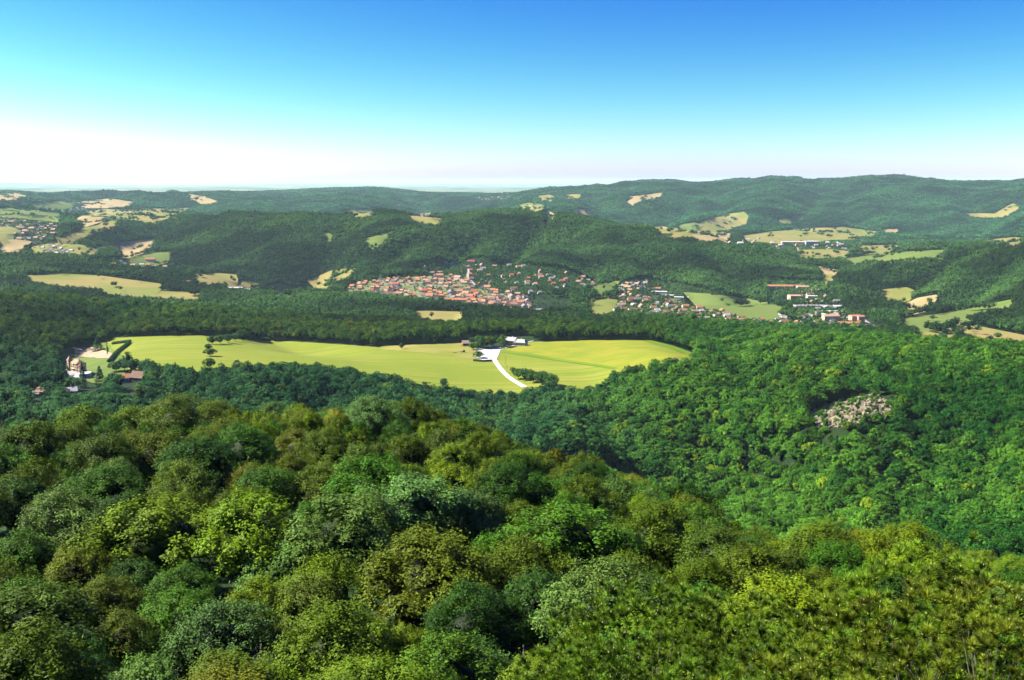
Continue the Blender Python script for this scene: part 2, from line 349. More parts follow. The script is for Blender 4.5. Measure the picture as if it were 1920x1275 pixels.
# what the photograph can see: highest sight line so far, per column
el = (Z + 15) / GD
runmax = np.maximum.accumulate(el, 0); runmax = np.vstack([np.full((1, nc), -9), runmax[:-1]])
VIS = ((Z + 21) / GD) >= runmax - .0025 - 2.0 / GD
def visible(az, D):
    i = np.clip(np.searchsorted(LD, np.log(D)) - 1, 0, nr - 1); j = np.clip(np.searchsorted(AZ, az) - 1, 0, nc - 1)
    return VIS[i, j]

# ------------------------------------------------------------------ fields and roads: sheets draped on the ground
def inpoly(x, y, P):
    P = np.asarray(P); ins = np.zeros(np.shape(x), bool); n = len(P); j = n - 1
    for i in range(n):
        xi, yi = P[i][:2]; xj, yj = P[j][:2]
        c = ((yi > y) != (yj > y)) & (x < (xj - xi) * (y - yi) / (yj - yi + 1e-12) + xi)
        ins ^= c; j = i
    return ins

LIFT = 14
def trace(poly, lift=True, close=True, step=14, dmin=0):
    """picture polygon -> ground polygon; the near edge reaches behind the trees that hide it"""
    P = []; n = len(poly)
    for k in range(n):
        a = poly[k]; b_ = poly[(k + 1) % n]; m = max(1, int(math.hypot(b_[0] - a[0], b_[1] - a[1]) / step))
        for q in range(m): P.append((a[0] + (b_[0] - a[0]) * q / m, a[1] + (b_[1] - a[1]) * q / m))
    A = np.array(P); W = []
    up = inpoly(A[:, 0], A[:, 1] - 1.2, poly); dn = inpoly(A[:, 0], A[:, 1] + 1.2, poly)
    for (px, py), u, d_ in zip(P, up, dn):
        W.append(unproj(px, py, (LIFT if lift and u and not d_ else 0), dmin)[:2])
    return W

KEEP = []           # ground polygons with no forest on them
def drape(name, W, material, h, label, cat, keep=True, cell=None):
    W = np.array(W); d = np.hypot(*W.mean(0)); cell = cell or max(8, d * .012)
    lo = W.min(0); hi = W.max(0)
    gx, gy = np.meshgrid(np.arange(lo[0], hi[0], cell), np.arange(lo[1], hi[1], cell)); gx = gx.ravel(); gy = gy.ravel()
    k = inpoly(gx, gy, W); pts = [Vector(p) for p in W] + [Vector(p) for p in np.stack([gx[k], gy[k]], 1)]
    n = len(W)
    vs, es, fs, *_ = delaunay_2d_cdt(pts, [(i, (i + 1) % n) for i in range(n)], [], 0, 1e-4)
    vs = np.array([(v.x, v.y) for v in vs]); fs = np.array([f for f in fs if len(f) == 3])
    c = vs[fs].mean(1); fs = fs[inpoly(c[:, 0], c[:, 1], W)]
    e1 = vs[fs[:, 1]] - vs[fs[:, 0]]; e2 = vs[fs[:, 2]] - vs[fs[:, 0]]; neg = (e1[:, 0] * e2[:, 1] - e1[:, 1] * e2[:, 0]) < 0
    fs[neg] = fs[neg][:, ::-1]
    z = zxy(vs[:, 0], vs[:, 1]) + h
    o = link(bpy.data.objects.new(name, make_mesh(name, np.column_stack([vs, z]), fs, [material], smooth=True)))
    tag(o, label, cat, kind='structure')
    if keep: KEEP.append(W)
    return o

def field_mat(name, c1, c2, c3, ang, stripe=.12, sc=.012):
    c1, c2, c3 = (tuple(v * .40 for v in c) for c in (c1, c2, c3))
    """mown stripes along one direction, blotches and fine grain"""
    m = bpy.data.materials.new(name); m.use_nodes = True; t = m.node_tree
    b = t.nodes['Principled BSDF']; b.inputs['Roughness'].default_value = .95; b.inputs['Specular IOR Level'].default_value = .05
    g = N(t, 'ShaderNodeNewGeometry'); mp = N(t, 'ShaderNodeMapping'); mp.inputs['Rotation'].default_value = (0, 0, R(ang))
    mp.inputs['Scale'].default_value = (.06, 1, 0)
    t.links.new(g.outputs['Position'], mp.inputs['Vector'])
    n1 = N(t, 'ShaderNodeTexNoise'); n1.inputs['Scale'].default_value = stripe; n1.inputs['Detail'].default_value = 4; n1.inputs['Roughness'].default_value = .65
    t.links.new(mp.outputs[0], n1.inputs['Vector'])
    n2 = N(t, 'ShaderNodeTexNoise'); n2.inputs['Scale'].default_value = sc; n2.inputs['Detail'].default_value = 6
    t.links.new(g.outputs['Position'], n2.inputs['Vector'])
    r1 = N(t, 'ShaderNodeMapRange'); r1.inputs[1].default_value = .38; r1.inputs[2].default_value = .62
    r2 = N(t, 'ShaderNodeMapRange'); r2.inputs[1].default_value = .42; r2.inputs[2].default_value = .62
    t.links.new(n1.outputs[0], r1.inputs[0]); t.links.new(n2.outputs[0], r2.inputs[0])
    m1 = N(t, 'ShaderNodeMix', data_type='RGBA'); m2 = N(t, 'ShaderNodeMix', data_type='RGBA')
    m1.inputs[6].default_value = (*c1, 1); m1.inputs[7].default_value = (*c2, 1); m2.inputs[7].default_value = (*c3, 1)
    t.links.new(r1.outputs[0], m1.inputs[0]); t.links.new(m1.outputs[2], m2.inputs[6]); t.links.new(r2.outputs[0], m2.inputs[0])
    t.links.new(m2.outputs[2], b.inputs['Base Color']); return m

MEAD = field_mat('mown_meadow', (.22, .33, .020), (.42, .41, .075), (.27, .34, .035), -14, .10, .010)
CROP = field_mat('ripening_crop', (.34, .37, .030), (.46, .41, .045), (.28, .36, .03), 12, .2, .03)
LUSH = field_mat('lush_grass', (.19, .33, .02), (.26, .36, .03), (.17, .30, .02), 20)
STRAW = field_mat('straw_meadow', (.36, .31, .085), (.42, .33, .12), (.25, .29, .06), 10, .05, .006)
OCHRE = field_mat('ochre_stubble', (.50, .36, .17), (.56, .42, .22), (.46, .36, .16), 30, .05, .006)
DRY = field_mat('dry_grass', (.36, .36, .07), (.44, .38, .12), (.30, .33, .05), -10, .08, .02)
PALEG = field_mat('pale_green_field', (.15, .25, .045), (.24, .29, .07), (.20, .26, .06), 15, .05, .006)
DIRT = mat('bare_earth', (.52, .38, .24), noise=.08)
GRAVEL = mat('white_gravel', (.80, .76, .72), noise=.3, amount=.06)
ASPH = mat('pale_road', (.42, .38, .32), noise=.1)

drape('meadow', trace([(198,640),(206,634),(300,630),(400,629),(470,637),(560,641),(640,646),(700,651),(760,647),(860,643),(898,655),(940,652),
    (960,648),(1000,641),(1100,638),(1215,638),(1262,650),(1312,669),(1255,676),(1200,683),(1150,698),(1132,716),(1090,727),(1040,718),(990,726),(960,731),(870,729),
    (800,718),(700,698),(640,689),(550,680),(430,689),(370,690),(330,684),(290,680),(240,668),(216,668),(200,655)]),
    MEAD, .18, 'broad yellow-green mown meadow in the middle of the woods', 'meadow', cell=9)
drape('castle_lawn', trace([(112,656),(150,650),(198,642),(216,660),(230,668),(240,690),(215,700),(200,695),(170,690),(112,672)]), PALEG, .25,
      'green lawn behind the yellow villa', 'lawn', cell=9)
drape('bare_earth', trace([(140,655),(155,651),(180,652),(196,658),(214,664),(208,672),(180,672),(140,668)], lift=False), DIRT, .42,
      'heap strewn bare pinkish earth beside the yellow villa', 'earth', keep=False, cell=9)
drape('crop_field', trace([(942,653),(985,644),(1100,639),(1213,640),(1258,651),(1308,668),(1255,672),(1180,690),(1150,692),(1080,682),(1000,668),(942,661)], lift=False),
      CROP, .42, 'golden ripening crop field right of the white car park', 'field', keep=False, cell=9)
drape('grass_margin', trace([(940,656),(975,661),(1020,668),(1080,678),(1130,685),(1158,690),(1150,692.5),(1080,682.5),(1000,670),(940,661)], lift=False),
      LUSH, .62, 'lush green strip along the near edge of the golden crop field', 'grass strip', keep=False, cell=9)
drape('grass_margin', trace([(1213,637),(1262,649),(1314,668),(1300,670),(1250,653),(1208,641)], lift=False),
      LUSH, .64, 'bright green strip round the far right corner of the golden crop field', 'grass strip', keep=False, cell=9)
drape('stony_ground', trace([(640,646),(700,651),(760,647),(860,643),(895,655),(905,672),(880,673),(800,662),(700,655)], lift=False),
      DRY, .36, 'dry straw-coloured grass left of the white car park', 'grass', keep=False, cell=9)
drape('car_park', trace([(896,655),(915,653),(940,652),(938,658),(934,668),(930,675),(910,677),(894,673)], lift=False, step=5),
      GRAVEL, .62, 'white gravel car park in the meadow in front of the inn', 'car park', keep=False, cell=6)

def ribbon(name, pts, width, material, h, label, dmin=0, keep=True):
    W = np.array([unproj(px, py, 0, dmin)[:2] for px, py in pts])
    L = [W[0]]
    for a, b_ in zip(W[:-1], W[1:]):
        m = max(1, int(np.linalg.norm(b_ - a) / 12))
        L += [a + (b_ - a) * (q + 1) / m for q in range(m)]
    L = np.array(L)
    for _ in range(6): L[1:-1] = (L[:-2] + L[1:-1] * 2 + L[2:]) / 4
    T = np.gradient(L, axis=0); T /= np.linalg.norm(T, axis=1)[:, None] + 1e-9; nrm = np.stack([-T[:, 1], T[:, 0]], 1)
    A = L + nrm * width / 2; B = L - nrm * width / 2
    V = np.vstack([np.column_stack([A, zxy(A[:, 0], A[:, 1]) + h]), np.column_stack([B, zxy(B[:, 0], B[:, 1]) + h])])
    n = len(L); i = np.arange(n - 1)
    o = link(bpy.data.objects.new(name, make_mesh(name, V, np.stack([i, n + i, n + i + 1, i + 1], 1), [material])))
    tag(o, label, 'road', kind='structure')
    if keep:
        w2 = width * 1.3
        KEEP.append(np.vstack([L + nrm * w2, (L - nrm * w2)[::-1]]))
    return L
drive = ribbon('gravel_road', [(926, 674), (930, 681), (940, 695), (952, 708), (966, 718), (984, 727)], 5.5, GRAVEL, .75, 'white gravel drive curving down from the car park')
ribbon('gravel_path', [(940, 656), (950, 652), (965, 648), (985, 642), (1000, 640)], 3, GRAVEL, .8, 'thin pale path up to the inn along the crop field')
ribbon('village_street', [(878, 498), (879, 510), (876, 520), (884, 528), (892, 536)], 6, ASPH, 1.2, 'pale street climbing through the orange-roofed village')
ribbon('valley_road', [(1615, 599), (1628, 608), (1640, 615), (1652, 622)], 11, ASPH, 1.2, 'grey valley road beside the brick tower blocks')

LIFT = 20
GARD = field_mat('village_gardens', (.16, .22, .06), (.42, .36, .24), (.14, .20, .06), 40, .3, .03)
for q_, (P_q, lab_q) in enumerate([([(645,545),(690,527),(760,520),(850,515),(880,520),(890,540),(985,560),(990,585),(900,582),(820,572),(700,560),(650,556)], 'gardens and yards between the houses of the dense lower village'),
        ([(1150,535),(1220,522),(1240,540),(1260,560),(1300,570),(1380,592),(1300,602),(1200,598),(1150,592),(1130,580),(1160,570)], 'gardens and yards of the right-hand village'),
        ([(1500,535),(1530,535),(1560,560),(1620,600),(1600,618),(1500,600),(1490,570)], 'yards and car parks round the halls in the valley gap'),
        ([(-60,405),(40,412),(100,422),(90,440),(60,465),(-60,475)], 'gardens and streets of the far left town')]):
    drape('gardens', trace(P_q, lift=False, dmin=1450), GARD, .5 + .1 * q_, lab_q, 'gardens', keep=False)
FIELDS = [
 ('straw', 'long straw meadow below the dark wood, far left', [(42,518),(120,514),(190,518),(300,533),(306,540),(200,537),(130,533),(60,522)]),
 ('straw', 'thin straw strip in front of the long left meadow', [(180,542),(235,544),(340,548),(382,552),(370,556),(240,549)]),
 ('straw', 'straw field right of the farm with the pink roof', [(362,515),(410,513),(447,516),(445,525),(375,527),(358,522)]),
 ('straw', 'small straw field behind the white halls', [(420,532),(450,527),(488,530),(485,536),(430,538)]),
 ('green', 'small green field between the white halls and the wooded slope', [(495,539),(520,531),(560,541),(548,551),(520,545)]),
 ('straw', 'curved straw field at the foot of the dark wooded spur', [(575,527),(600,517),(622,508),(665,504),(668,508),(640,520),(612,538),(598,537)]),
 ('ochre', 'ochre stubble field bent round a wood corner', [(218,457),(245,453),(275,450),(303,449),(285,458),(265,466),(240,474),(222,472)]),
 ('green', 'pale green field below the ochre stubble field', [(235,487),(262,480),(290,474),(325,473),(318,481),(290,489),(260,490)]),
 ('straw', 'straw field above the little colony of cabins', [(50,466),(80,460),(105,455),(150,460),(196,464),(196,472),(140,470),(100,464),(60,471)]),
 ('ochre', 'ochre strip sloping between two hedges, far left', [(140,415),(165,403),(200,398),(225,397),(190,408),(155,419)]),
 ('straw', 'long thin straw strip under the far left hedges', [(148,429),(180,421),(215,413),(228,416),(200,424),(160,430)]),
 ('straw', 'wide dotted pasture on the far left plateau', [(155,398),(200,393),(230,395),(290,392),(355,391),(330,402),(290,412),(232,410),(200,398)]),
 ('green', 'pasture at the far left edge of the view', [(-40,391),(40,391),(75,397),(130,402),(110,410),(65,405),(0,399),(-40,399)]),
 ('ochre', 'brown heath on the far left hill', [(145,379),(205,373),(262,381),(235,386),(160,386)]),
 ('ochre', 'long brown slope of heath on the distant left ridge', [(345,364),(380,368),(412,380),(385,381),(355,372)]),
 ('straw', 'straw field behind the twin wooded hills', [(757,405),(800,407),(831,412),(825,416),(790,414)]),
 ('ochre', 'small ochre field on the distant middle slope', [(784,400),(810,400),(815,404),(795,404)]),
 ('straw', 'distant clearing left of the ridge top', [(735,384),(755,382),(765,388),(745,391)]),
 ('straw', 'pale hilltop field on the right ridge', [(972,384),(1000,380),(1022,388),(1010,395),(990,390)]),
 ('ochre', 'pale field just above the central hill top', [(1008,399),(1030,397),(1045,405),(1037,413),(1020,413)]),
 ('ochre', 'brown field by the scattered farms', [(1068,400),(1085,393),(1115,395),(1108,403)]),
 ('straw', 'upper meadow among farms on the right ridge', [(1010,368),(1030,366),(1042,370),(1035,377),(1015,375)]),
 ('straw', 'meadow beside the upper farms of the right ridge', [(1060,366),(1088,365),(1090,370),(1065,373)]),
 ('ochre', 'ochre field high on the right ridge', [(1180,370),(1240,362),(1242,367),(1200,375),(1185,384),(1172,382)]),
 ('straw', 'large straw field sloping down from the far right wood', [(1222,430),(1240,425),(1290,432),(1320,414),(1365,402),(1395,398),(1405,407),(1400,417),(1360,430),(1300,440),(1240,440)]),
 ('ochre', 'ochre stubble at the foot of the large straw field', [(1296,441),(1335,433),(1372,440),(1365,445),(1310,447)]),
 ('straw', 'long straw field above the far right village', [(1390,443),(1440,436),(1500,430),(1580,426),(1650,436),(1640,441),(1560,443),(1500,452),(1460,449),(1420,446)]),
 ('straw', 'small straw field between two woods on the right slope', [(1454,413),(1490,406),(1515,403),(1500,412),(1470,419)]),
 ('straw', 'thin straw strip right of the far village', [(1600,462),(1680,460),(1690,464),(1620,468)]),
 ('green', 'long green strip below the far right wood', [(1576,487),(1640,478),(1700,473),(1780,469),(1772,474),(1650,484),(1600,491)]),
 ('ochre', 'ochre field in the gap between two wooded hills', [(1530,500),(1555,503),(1578,510),(1562,516),(1545,515)]),
 ('straw', 'narrow field at the far right edge of the hills', [(1800,399),(1865,402),(1880,392),(1900,382),(1912,390),(1890,405),(1820,404)]),
 ('ochre', 'ochre field on the wooded slope at right', [(1690,574),(1720,560),(1755,554),(1760,559),(1740,567),(1700,576)]),
 ('straw', 'straw field left of the round copse', [(1715,611),(1750,609),(1795,620),(1790,632),(1720,625)]),
 ('straw', 'long straw field at the right edge behind the ridge', [(1790,603),(1850,616),(1920,630),(1990,640),(1990,654),(1900,646),(1850,630),(1800,614)]),
 ('green', 'winding green strip under the right wooded hill', [(1685,599),(1740,592),(1800,583),(1900,562),(1893,569),(1790,591),(1750,601),(1690,604)]),
 ('green', 'green strip reaching from the greenhouses to the wood edge', [(1280,549),(1330,552),(1400,561),(1440,569),(1475,580),(1440,584),(1400,579),(1350,566),(1300,559)]),
 ('straw', 'olive-yellow square field between the two village halves', [(1098,566),(1130,561),(1158,563),(1155,575),(1130,583),(1108,581)]),
 ('straw', 'pale field just behind the near wooded ridge', [(772,584),(800,584),(869,586),(868,593),(830,595),(790,593)]),
 ('green', 'green paddock between the village halves', [(1105,541),(1140,530),(1162,528),(1150,538),(1120,544)]),
 ('green', 'bright clearing on the slope of the left wooded hill', [(680,452),(700,444),(727,437),(738,438),(720,448),(692,459)]),
 ('green', 'small grassy notch high on the middle hill', [(604,438),(618,438),(628,448),(612,452)]),
 ('straw', 'pasture in the far left town under its houses', [(-40,428),(20,426),(40,434),(20,446),(-40,446)]),
 ('ochre', 'ochre strip between far left town and the cabin colony', [(0,452),(30,450),(60,454),(40,462),(0,464)]),
 ('straw', 'straw strip running up from the cabin colony to the hedges', [(105,446),(150,434),(176,428),(180,434),(140,446),(112,453)]),
 ('green', 'pale meadow on the left plateau rim', [(60,382),(120,378),(150,381),(120,388),(60,388)]),
 ('ochre', 'distant heath streak on the far left ridge', [(-20,366),(30,362),(50,368),(20,374),(-20,374)]),
 ('straw', 'distant straw strip beyond the middle ridge', [(640,398),(700,392),(720,396),(680,403)]),
 ('straw', 'straw field right of the far village under the long wood', [(1490,470),(1560,468),(1600,474),(1560,480),(1500,480)]),
 ('ochre', 'small ochre patch in the far right wood', [(1655,431),(1682,430),(1684,435),(1660,437)]),
 ('straw', 'far right clearing near the picture edge', [(1840,452),(1900,446),(1935,448),(1900,456)]),
 ('green', 'pale field behind the far right village', [(1270,424),(1300,418),(1320,424),(1290,430)]),
 ('straw', 'sandy clearing on the slope right of the halls', [(1650,545),(1700,540),(1720,548),(1690,556),(1660,554)]),
 ('straw', 'small field beside the barn with the long orange roof', [(1540,517),(1560,515),(1563,521),(1548,524)]),
]
FM = {'straw': STRAW, 'ochre': OCHRE, 'green': PALEG}
FAR0 = len(KEEP); FAR1 = FAR0 + len(FIELDS)
for q, (kind, lab, P) in enumerate(FIELDS):
    W = trace(P, dmin=1450)
    d = float(np.hypot(*np.mean(W, 0)))
    drape('field', W, FM[kind], .5 + d * .0005 + .01 * q, lab, 'field')

# ------------------------------------------------------------------ trees: meshes
def crown_mesh(name, seed, clumps, sprays, leaves, leaf, mats, R0=4.6, H=9.0, up=.75, flat=.55, core=True, gap=.12):
    """crown of a broadleaved tree, its base at z 0 .. H: branch clumps > sprays > leaves"""
    g = np.random.default_rng(seed)
    # branch ends over an uneven dome
    k = np.arange(clumps) + .5
    cz = 1 - k / clumps * 1.25; cz = np.clip(cz + g.normal(0, .05, clumps), -.35, 1)
    th = k * 2.39996 + g.normal(0, .35, clumps)
    rr = np.sqrt(np.clip(1 - np.clip(cz, 0, 1) ** 2, 0, 1)) * np.where(cz < 0, 1 + cz * .6, 1)
    lob = 1 + .2 * np.sin(th * 2 + g.uniform(0, 6)) + .17 * np.sin(th * 3 + g.uniform(0, 6)) + g.normal(0, .11, clumps)
    C = np.stack([rr * np.cos(th) * R0 * .82 * lob, rr * np.sin(th) * R0 * .82 * lob, H * .42 + cz * H * .42 * (1 + g.normal(0, .07, clumps))], 1)
    keep = g.random(clumps) > gap; C = C[keep]; n = len(C)
    out = C - np.array([0, 0, H * .3]); out /= np.linalg.norm(out, axis=1)[:, None]
    cr_ = R0 * g.uniform(.2, .36, n)
    # sprays over each clump's upper, outer half
    sd = g.normal(size=(n, sprays, 3)); sd /= np.linalg.norm(sd, axis=2)[..., None]
    sd = sd + out[:, None] * .55 + np.array([0, 0, .35]); sd /= np.linalg.norm(sd, axis=2)[..., None]
    SP = C[:, None] + sd * cr_[:, None, None] * g.uniform(.75, 1.05, (n, sprays, 1)) * np.array([1, 1, .8])
    # leaves strung along each spray
    L = g.uniform(.35, .8, (n, sprays, leaves, 1)) * (cr_.mean() * .55)
    sdir_ = sd + np.array([0, 0, up]) * .6 + g.normal(0, .25, sd.shape); sdir_ /= np.linalg.norm(sdir_, axis=2)[..., None]
    P = SP[:, :, None] + sdir_[:, :, None] * L * g.uniform(-1, 1, (n, sprays, leaves, 1)) + g.normal(0, cr_.mean() * .17, (n, sprays, leaves, 3))
    nrm = (sd[:, :, None] * .8 + np.array([0, 0, .7]) + g.normal(0, flat, P.shape)).reshape(-1, 3); nrm /= np.linalg.norm(nrm, axis=1)[:, None]
    P = P.reshape(-1, 3); m = len(P)
    d = np.cross(nrm, g.normal(size=(m, 3))); d /= np.linalg.norm(d, axis=1)[:, None]; e = np.cross(nrm, d)
    s = leaf * g.uniform(.6, 1.35, (m, 1))
    V = np.stack([P + d * s, P + e * s * .55, P - d * s, P - e * s * .55], 1).reshape(-1, 3)
    F = np.arange(m * 4).reshape(-1, 4)
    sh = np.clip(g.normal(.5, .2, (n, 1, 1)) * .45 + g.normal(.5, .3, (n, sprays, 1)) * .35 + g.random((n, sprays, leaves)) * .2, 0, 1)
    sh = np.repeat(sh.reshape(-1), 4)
    Fs = [F]
    if core:
        # inner mass so that the crown is dense, its inner shade painted in dark
        cz_ = np.linspace(-.8, 1, 6); cV = []
        for q, zz in enumerate(cz_):
            for a_ in range(9):
                t_ = a_ / 9 * 6.283 + q * .35; r_ = math.sqrt(max(0, 1 - zz * zz)) * R0 * .6 * g.uniform(.85, 1.1)
                cV.append((r_ * math.cos(t_), r_ * math.sin(t_), H * .42 + zz * H * .33))
        o = len(V); cF = [(o + q * 9 + a_, o + q * 9 + (a_ + 1) % 9, o + (q + 1) * 9 + (a_ + 1) % 9, o + (q + 1) * 9 + a_) for q in range(5) for a_ in range(9)]
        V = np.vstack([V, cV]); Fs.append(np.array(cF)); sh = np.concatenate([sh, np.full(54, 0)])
    return make_mesh(name, V, Fs, mats, attrs={'shade': ('FLOAT', sh)})

def trunk_mesh(name, seed, H=8.0, r=.26, n=6, limbs=6, mats=()):
    g = random.Random(seed); b = MB(); b.bar((0, 0, -1), (0, 0, H * .6), r * 1.25, r * .8, n); b.bar((0, 0, H * .6), (g.uniform(-.4, .4), g.uniform(-.4, .4), H * 1.35), r * .8, r * .25, n)
    for k in range(limbs):
        a = k * 2.4 + g.random(); z0 = H * g.uniform(.6, 1.0); l = g.uniform(2, 3.4)
        b.bar((0, 0, z0), (l * math.cos(a), l * math.sin(a), z0 + l * g.uniform(.7, 1.2)), r * .4, r * .12, 4)
    return b.mesh(name, *mats)

def conifer_mesh(name, seed, mats, H=15, R0=2.6, n=1500, leaf=.5):
    g = np.random.default_rng(seed); u = g.random(n) ** .75; z = H * (1 - u) ; r = R0 * u ** .8 * g.uniform(.55, 1.08, n) * (1 + .18 * np.sin(u * 40))
    a = g.uniform(0, 6.283, n); P = np.stack([r * np.cos(a), r * np.sin(a), z * .95 + .5 - r * .25], 1)
    d = np.stack([np.cos(a), np.sin(a), np.full(n, -.45)], 1) + g.normal(0, .25, (n, 3)); d /= np.linalg.norm(d, axis=1)[:, None]
    e = np.cross(d, [0, 0, 1]) + g.normal(0, .3, (n, 3)); s = leaf * g.uniform(.6, 1.3, (n, 1))
    V = np.stack([P + d * s, P + e * s * .45, P - d * s * .6, P - e * s * .45], 1).reshape(-1, 3)
    return make_mesh(name, V, np.arange(n * 4).reshape(-1, 4), mats, attrs={'shade': ('FLOAT', np.repeat(g.random(n), 4))})

LEAF_O = leaf_mat('leaves', 'object'); LEAF_I = leaf_mat('leaves_in_the_woods', 'instancer', translucent=.06, spec=.03)
NEEDLE = leaf_mat('needles', 'object', translucent=.08, spec=.12, rough=.5)
BARK = mat('bark', (.20, .17, .13), noise=3)
BUD = mat('pale_buds', (.60, .58, .22), rough=.6)
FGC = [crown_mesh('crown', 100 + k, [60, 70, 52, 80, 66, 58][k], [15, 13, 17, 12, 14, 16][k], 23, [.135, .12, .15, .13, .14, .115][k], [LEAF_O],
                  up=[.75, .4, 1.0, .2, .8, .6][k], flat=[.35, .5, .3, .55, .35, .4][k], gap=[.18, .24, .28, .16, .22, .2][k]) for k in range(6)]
TRK = [trunk_mesh('trunk', k, mats=[BARK]) for k in range(3)]

src = bpy.data.collections.new('tree_kinds')
def source_set(prefix, meshes):
    c = bpy.data.collections.new(prefix)
    for k, me in enumerate(meshes):
        c.objects.link(bpy.data.objects.new('%s_%02d' % (prefix, k), me))
    return c
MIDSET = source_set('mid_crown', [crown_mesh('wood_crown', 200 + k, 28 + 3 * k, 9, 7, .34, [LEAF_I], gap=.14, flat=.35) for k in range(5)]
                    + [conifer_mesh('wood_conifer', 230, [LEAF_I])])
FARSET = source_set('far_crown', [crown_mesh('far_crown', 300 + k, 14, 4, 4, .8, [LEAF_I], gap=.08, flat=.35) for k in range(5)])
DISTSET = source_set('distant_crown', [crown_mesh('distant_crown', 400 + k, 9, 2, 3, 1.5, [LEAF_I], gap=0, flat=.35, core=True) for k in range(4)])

def scatter(name, P, rz, sc, tint, vi, coll, label, cat, group=None):
    """one object that stands for a mass of trees"""
    n = len(P)
    me = make_mesh(name, P, [], [], attrs={'rz': ('FLOAT', rz), 'sc': ('FLOAT_VECTOR', sc),
        'tint': ('FLOAT_COLOR', np.column_stack([tint, np.ones(n)])), 'vi': ('INT', vi)}) if False else None
    me = bpy.data.meshes.new(name); me.vertices.add(n); me.vertices.foreach_set('co', np.asarray(P, np.float32).ravel())
    for k, typ, key, dat in (('rz', 'FLOAT', 'value', rz), ('sc', 'FLOAT_VECTOR', 'vector', sc), ('tint', 'FLOAT_COLOR', 'color', np.column_stack([tint, np.ones(n)])), ('vi', 'INT', 'value', vi)):
        a = me.attributes.new(k, typ, 'POINT'); a.data.foreach_set(key, np.asarray(dat, np.int32 if typ == 'INT' else np.float32).ravel())
    o = link(bpy.data.objects.new(name, me))
    ng = bpy.data.node_groups.new(name + '_nodes', 'GeometryNodeTree')
    ng.interface.new_socket('Geometry', in_out='INPUT', socket_type='NodeSocketGeometry')
    ng.interface.new_socket('Geometry', in_out='OUTPUT', socket_type='NodeSocketGeometry')
    gi = ng.nodes.new('NodeGroupInput'); go = ng.nodes.new('NodeGroupOutput')
    ci = ng.nodes.new('GeometryNodeCollectionInfo'); ci.inputs['Collection'].default_value = coll
    ci.inputs['Separate Children'].default_value = True; ci.inputs['Reset Children'].default_value = True
    ip = ng.nodes.new('GeometryNodeInstanceOnPoints'); ip.inputs['Pick Instance'].default_value = True
    def attr(nm, typ):
        a = ng.nodes.new('GeometryNodeInputNamedAttribute'); a.data_type = typ; a.inputs['Name'].default_value = nm; return a.outputs['Attribute']
    cx = ng.nodes.new('ShaderNodeCombineXYZ'); ng.links.new(attr('rz', 'FLOAT'), cx.inputs['Z'])
    ng.links.new(gi.outputs[0], ip.inputs['Points']); ng.links.new(ci.outputs[0], ip.inputs['Instance'])
    ng.links.new(attr('vi', 'INT'), ip.inputs['Instance Index']); ng.links.new(cx.outputs[0], ip.inputs['Rotation'])
    ng.links.new(attr('sc', 'FLOAT_VECTOR'), ip.inputs['Scale']); ng.links.new(ip.outputs[0], go.inputs[0])
    mod = o.modifiers.new('trees', 'NODES'); mod.node_group = ng
    tag(o, label, cat, group, 'stuff'); return o

# ------------------------------------------------------------------ tree positions
def rings(d0, d1, spacing, amax=R(31), seed=1):
    g = np.random.default_rng(seed); A = []; Dn = []; d = d0
    while d < d1:
        s = spacing(d); n = int(2 * amax * d / s)
        A.append(-amax + (np.arange(n) + g.random() + g.uniform(-.42, .42, n)) * s / d); Dn.append(d + g.uniform(-.42, .42, n) * s); d += s * .9
    return np.concatenate(A), np.concatenate(Dn)

VILLAGE = [  # picture outlines of the settlements: density of trees, tree scale
 ([(645,545),(690,527),(760,520),(850,515),(880,520),(890,540),(985,560),(990,585),(900,582),(820,572),(700,560),(650,556)], .16, .42),
 ([(780,496),(830,490),(880,488),(960,495),(1050,505),(1120,528),(1130,545),(1060,552),(1000,560),(985,560),(890,540),(850,518),(800,520),(775,512)], .72, .5),
 ([(950,560),(1010,555),(1060,560),(1080,583),(1010,592),(940,585)], .25, .45),
 ([(1150,535),(1220,522),(1300,540),(1380,556),(1300,566),(1420,590),(1480,600),(1530,612),(1500,622),(1380,612),(1250,600),(1150,592),(1110,585),(1160,570)], .62, .6),
 ([(1440,525),(1560,530),(1580,560),(1640,600),(1660,625),(1600,622),(1520,618),(1480,590),(1440,575),(1440,550)], .6, .7),
 ([(-60,400),(60,408),(120,420),(110,440),(70,465),(40,480),(-60,480)], .55, .55),
 ([(60,395),(120,385),(230,386),(230,392),(150,396),(100,402)], .6, .6),
 ([(1330,452),(1420,448),(1500,448),(1620,452),(1600,472),(1520,478),(1440,470),(1360,462)], .45, .55),
 ([(70,462),(110,458),(140,470),(150,485),(90,482),(75,474)], .3, .4),
 ([(165,490),(230,486),(330,500),(340,512),(260,508),(170,500)], .6, .6),
 ([(890,370),(960,368),(960,376),(900,378)], .6, .6),
 ([(-30,690),(120,690),(120,712),(300,705),(300,722),(140,745),(60,760),(-30,840)], .55, .8),
]
VW = [(np.array(trace(P, lift=False, dmin=1450, step=30)), dn, s) for P, dn, s in VILLAGE]
CLIFF_PX = [(1500,792),(1520,772),(1560,756),(1600,746),(1640,738),(1655,750),(1684,766),(1684,778),(1640,790),(1580,800),(1530,806)]
CLIFF_W = np.array(trace(CLIFF_PX, lift=False, dmin=300))
CLIFF_K = np.array(trace(CLIFF_PX, lift=True, dmin=300))
OUTC = [(1632,893,3.4),(1646,902,4.2),(1640,912,3.0),(1668,901,3.2),(1655,864,2.6),(1692,892,2.8),(1582,945,2.8),(1672,958,3.6),(1473,806,2.8),(1404,866,2.4),(1411,866,2.4)]
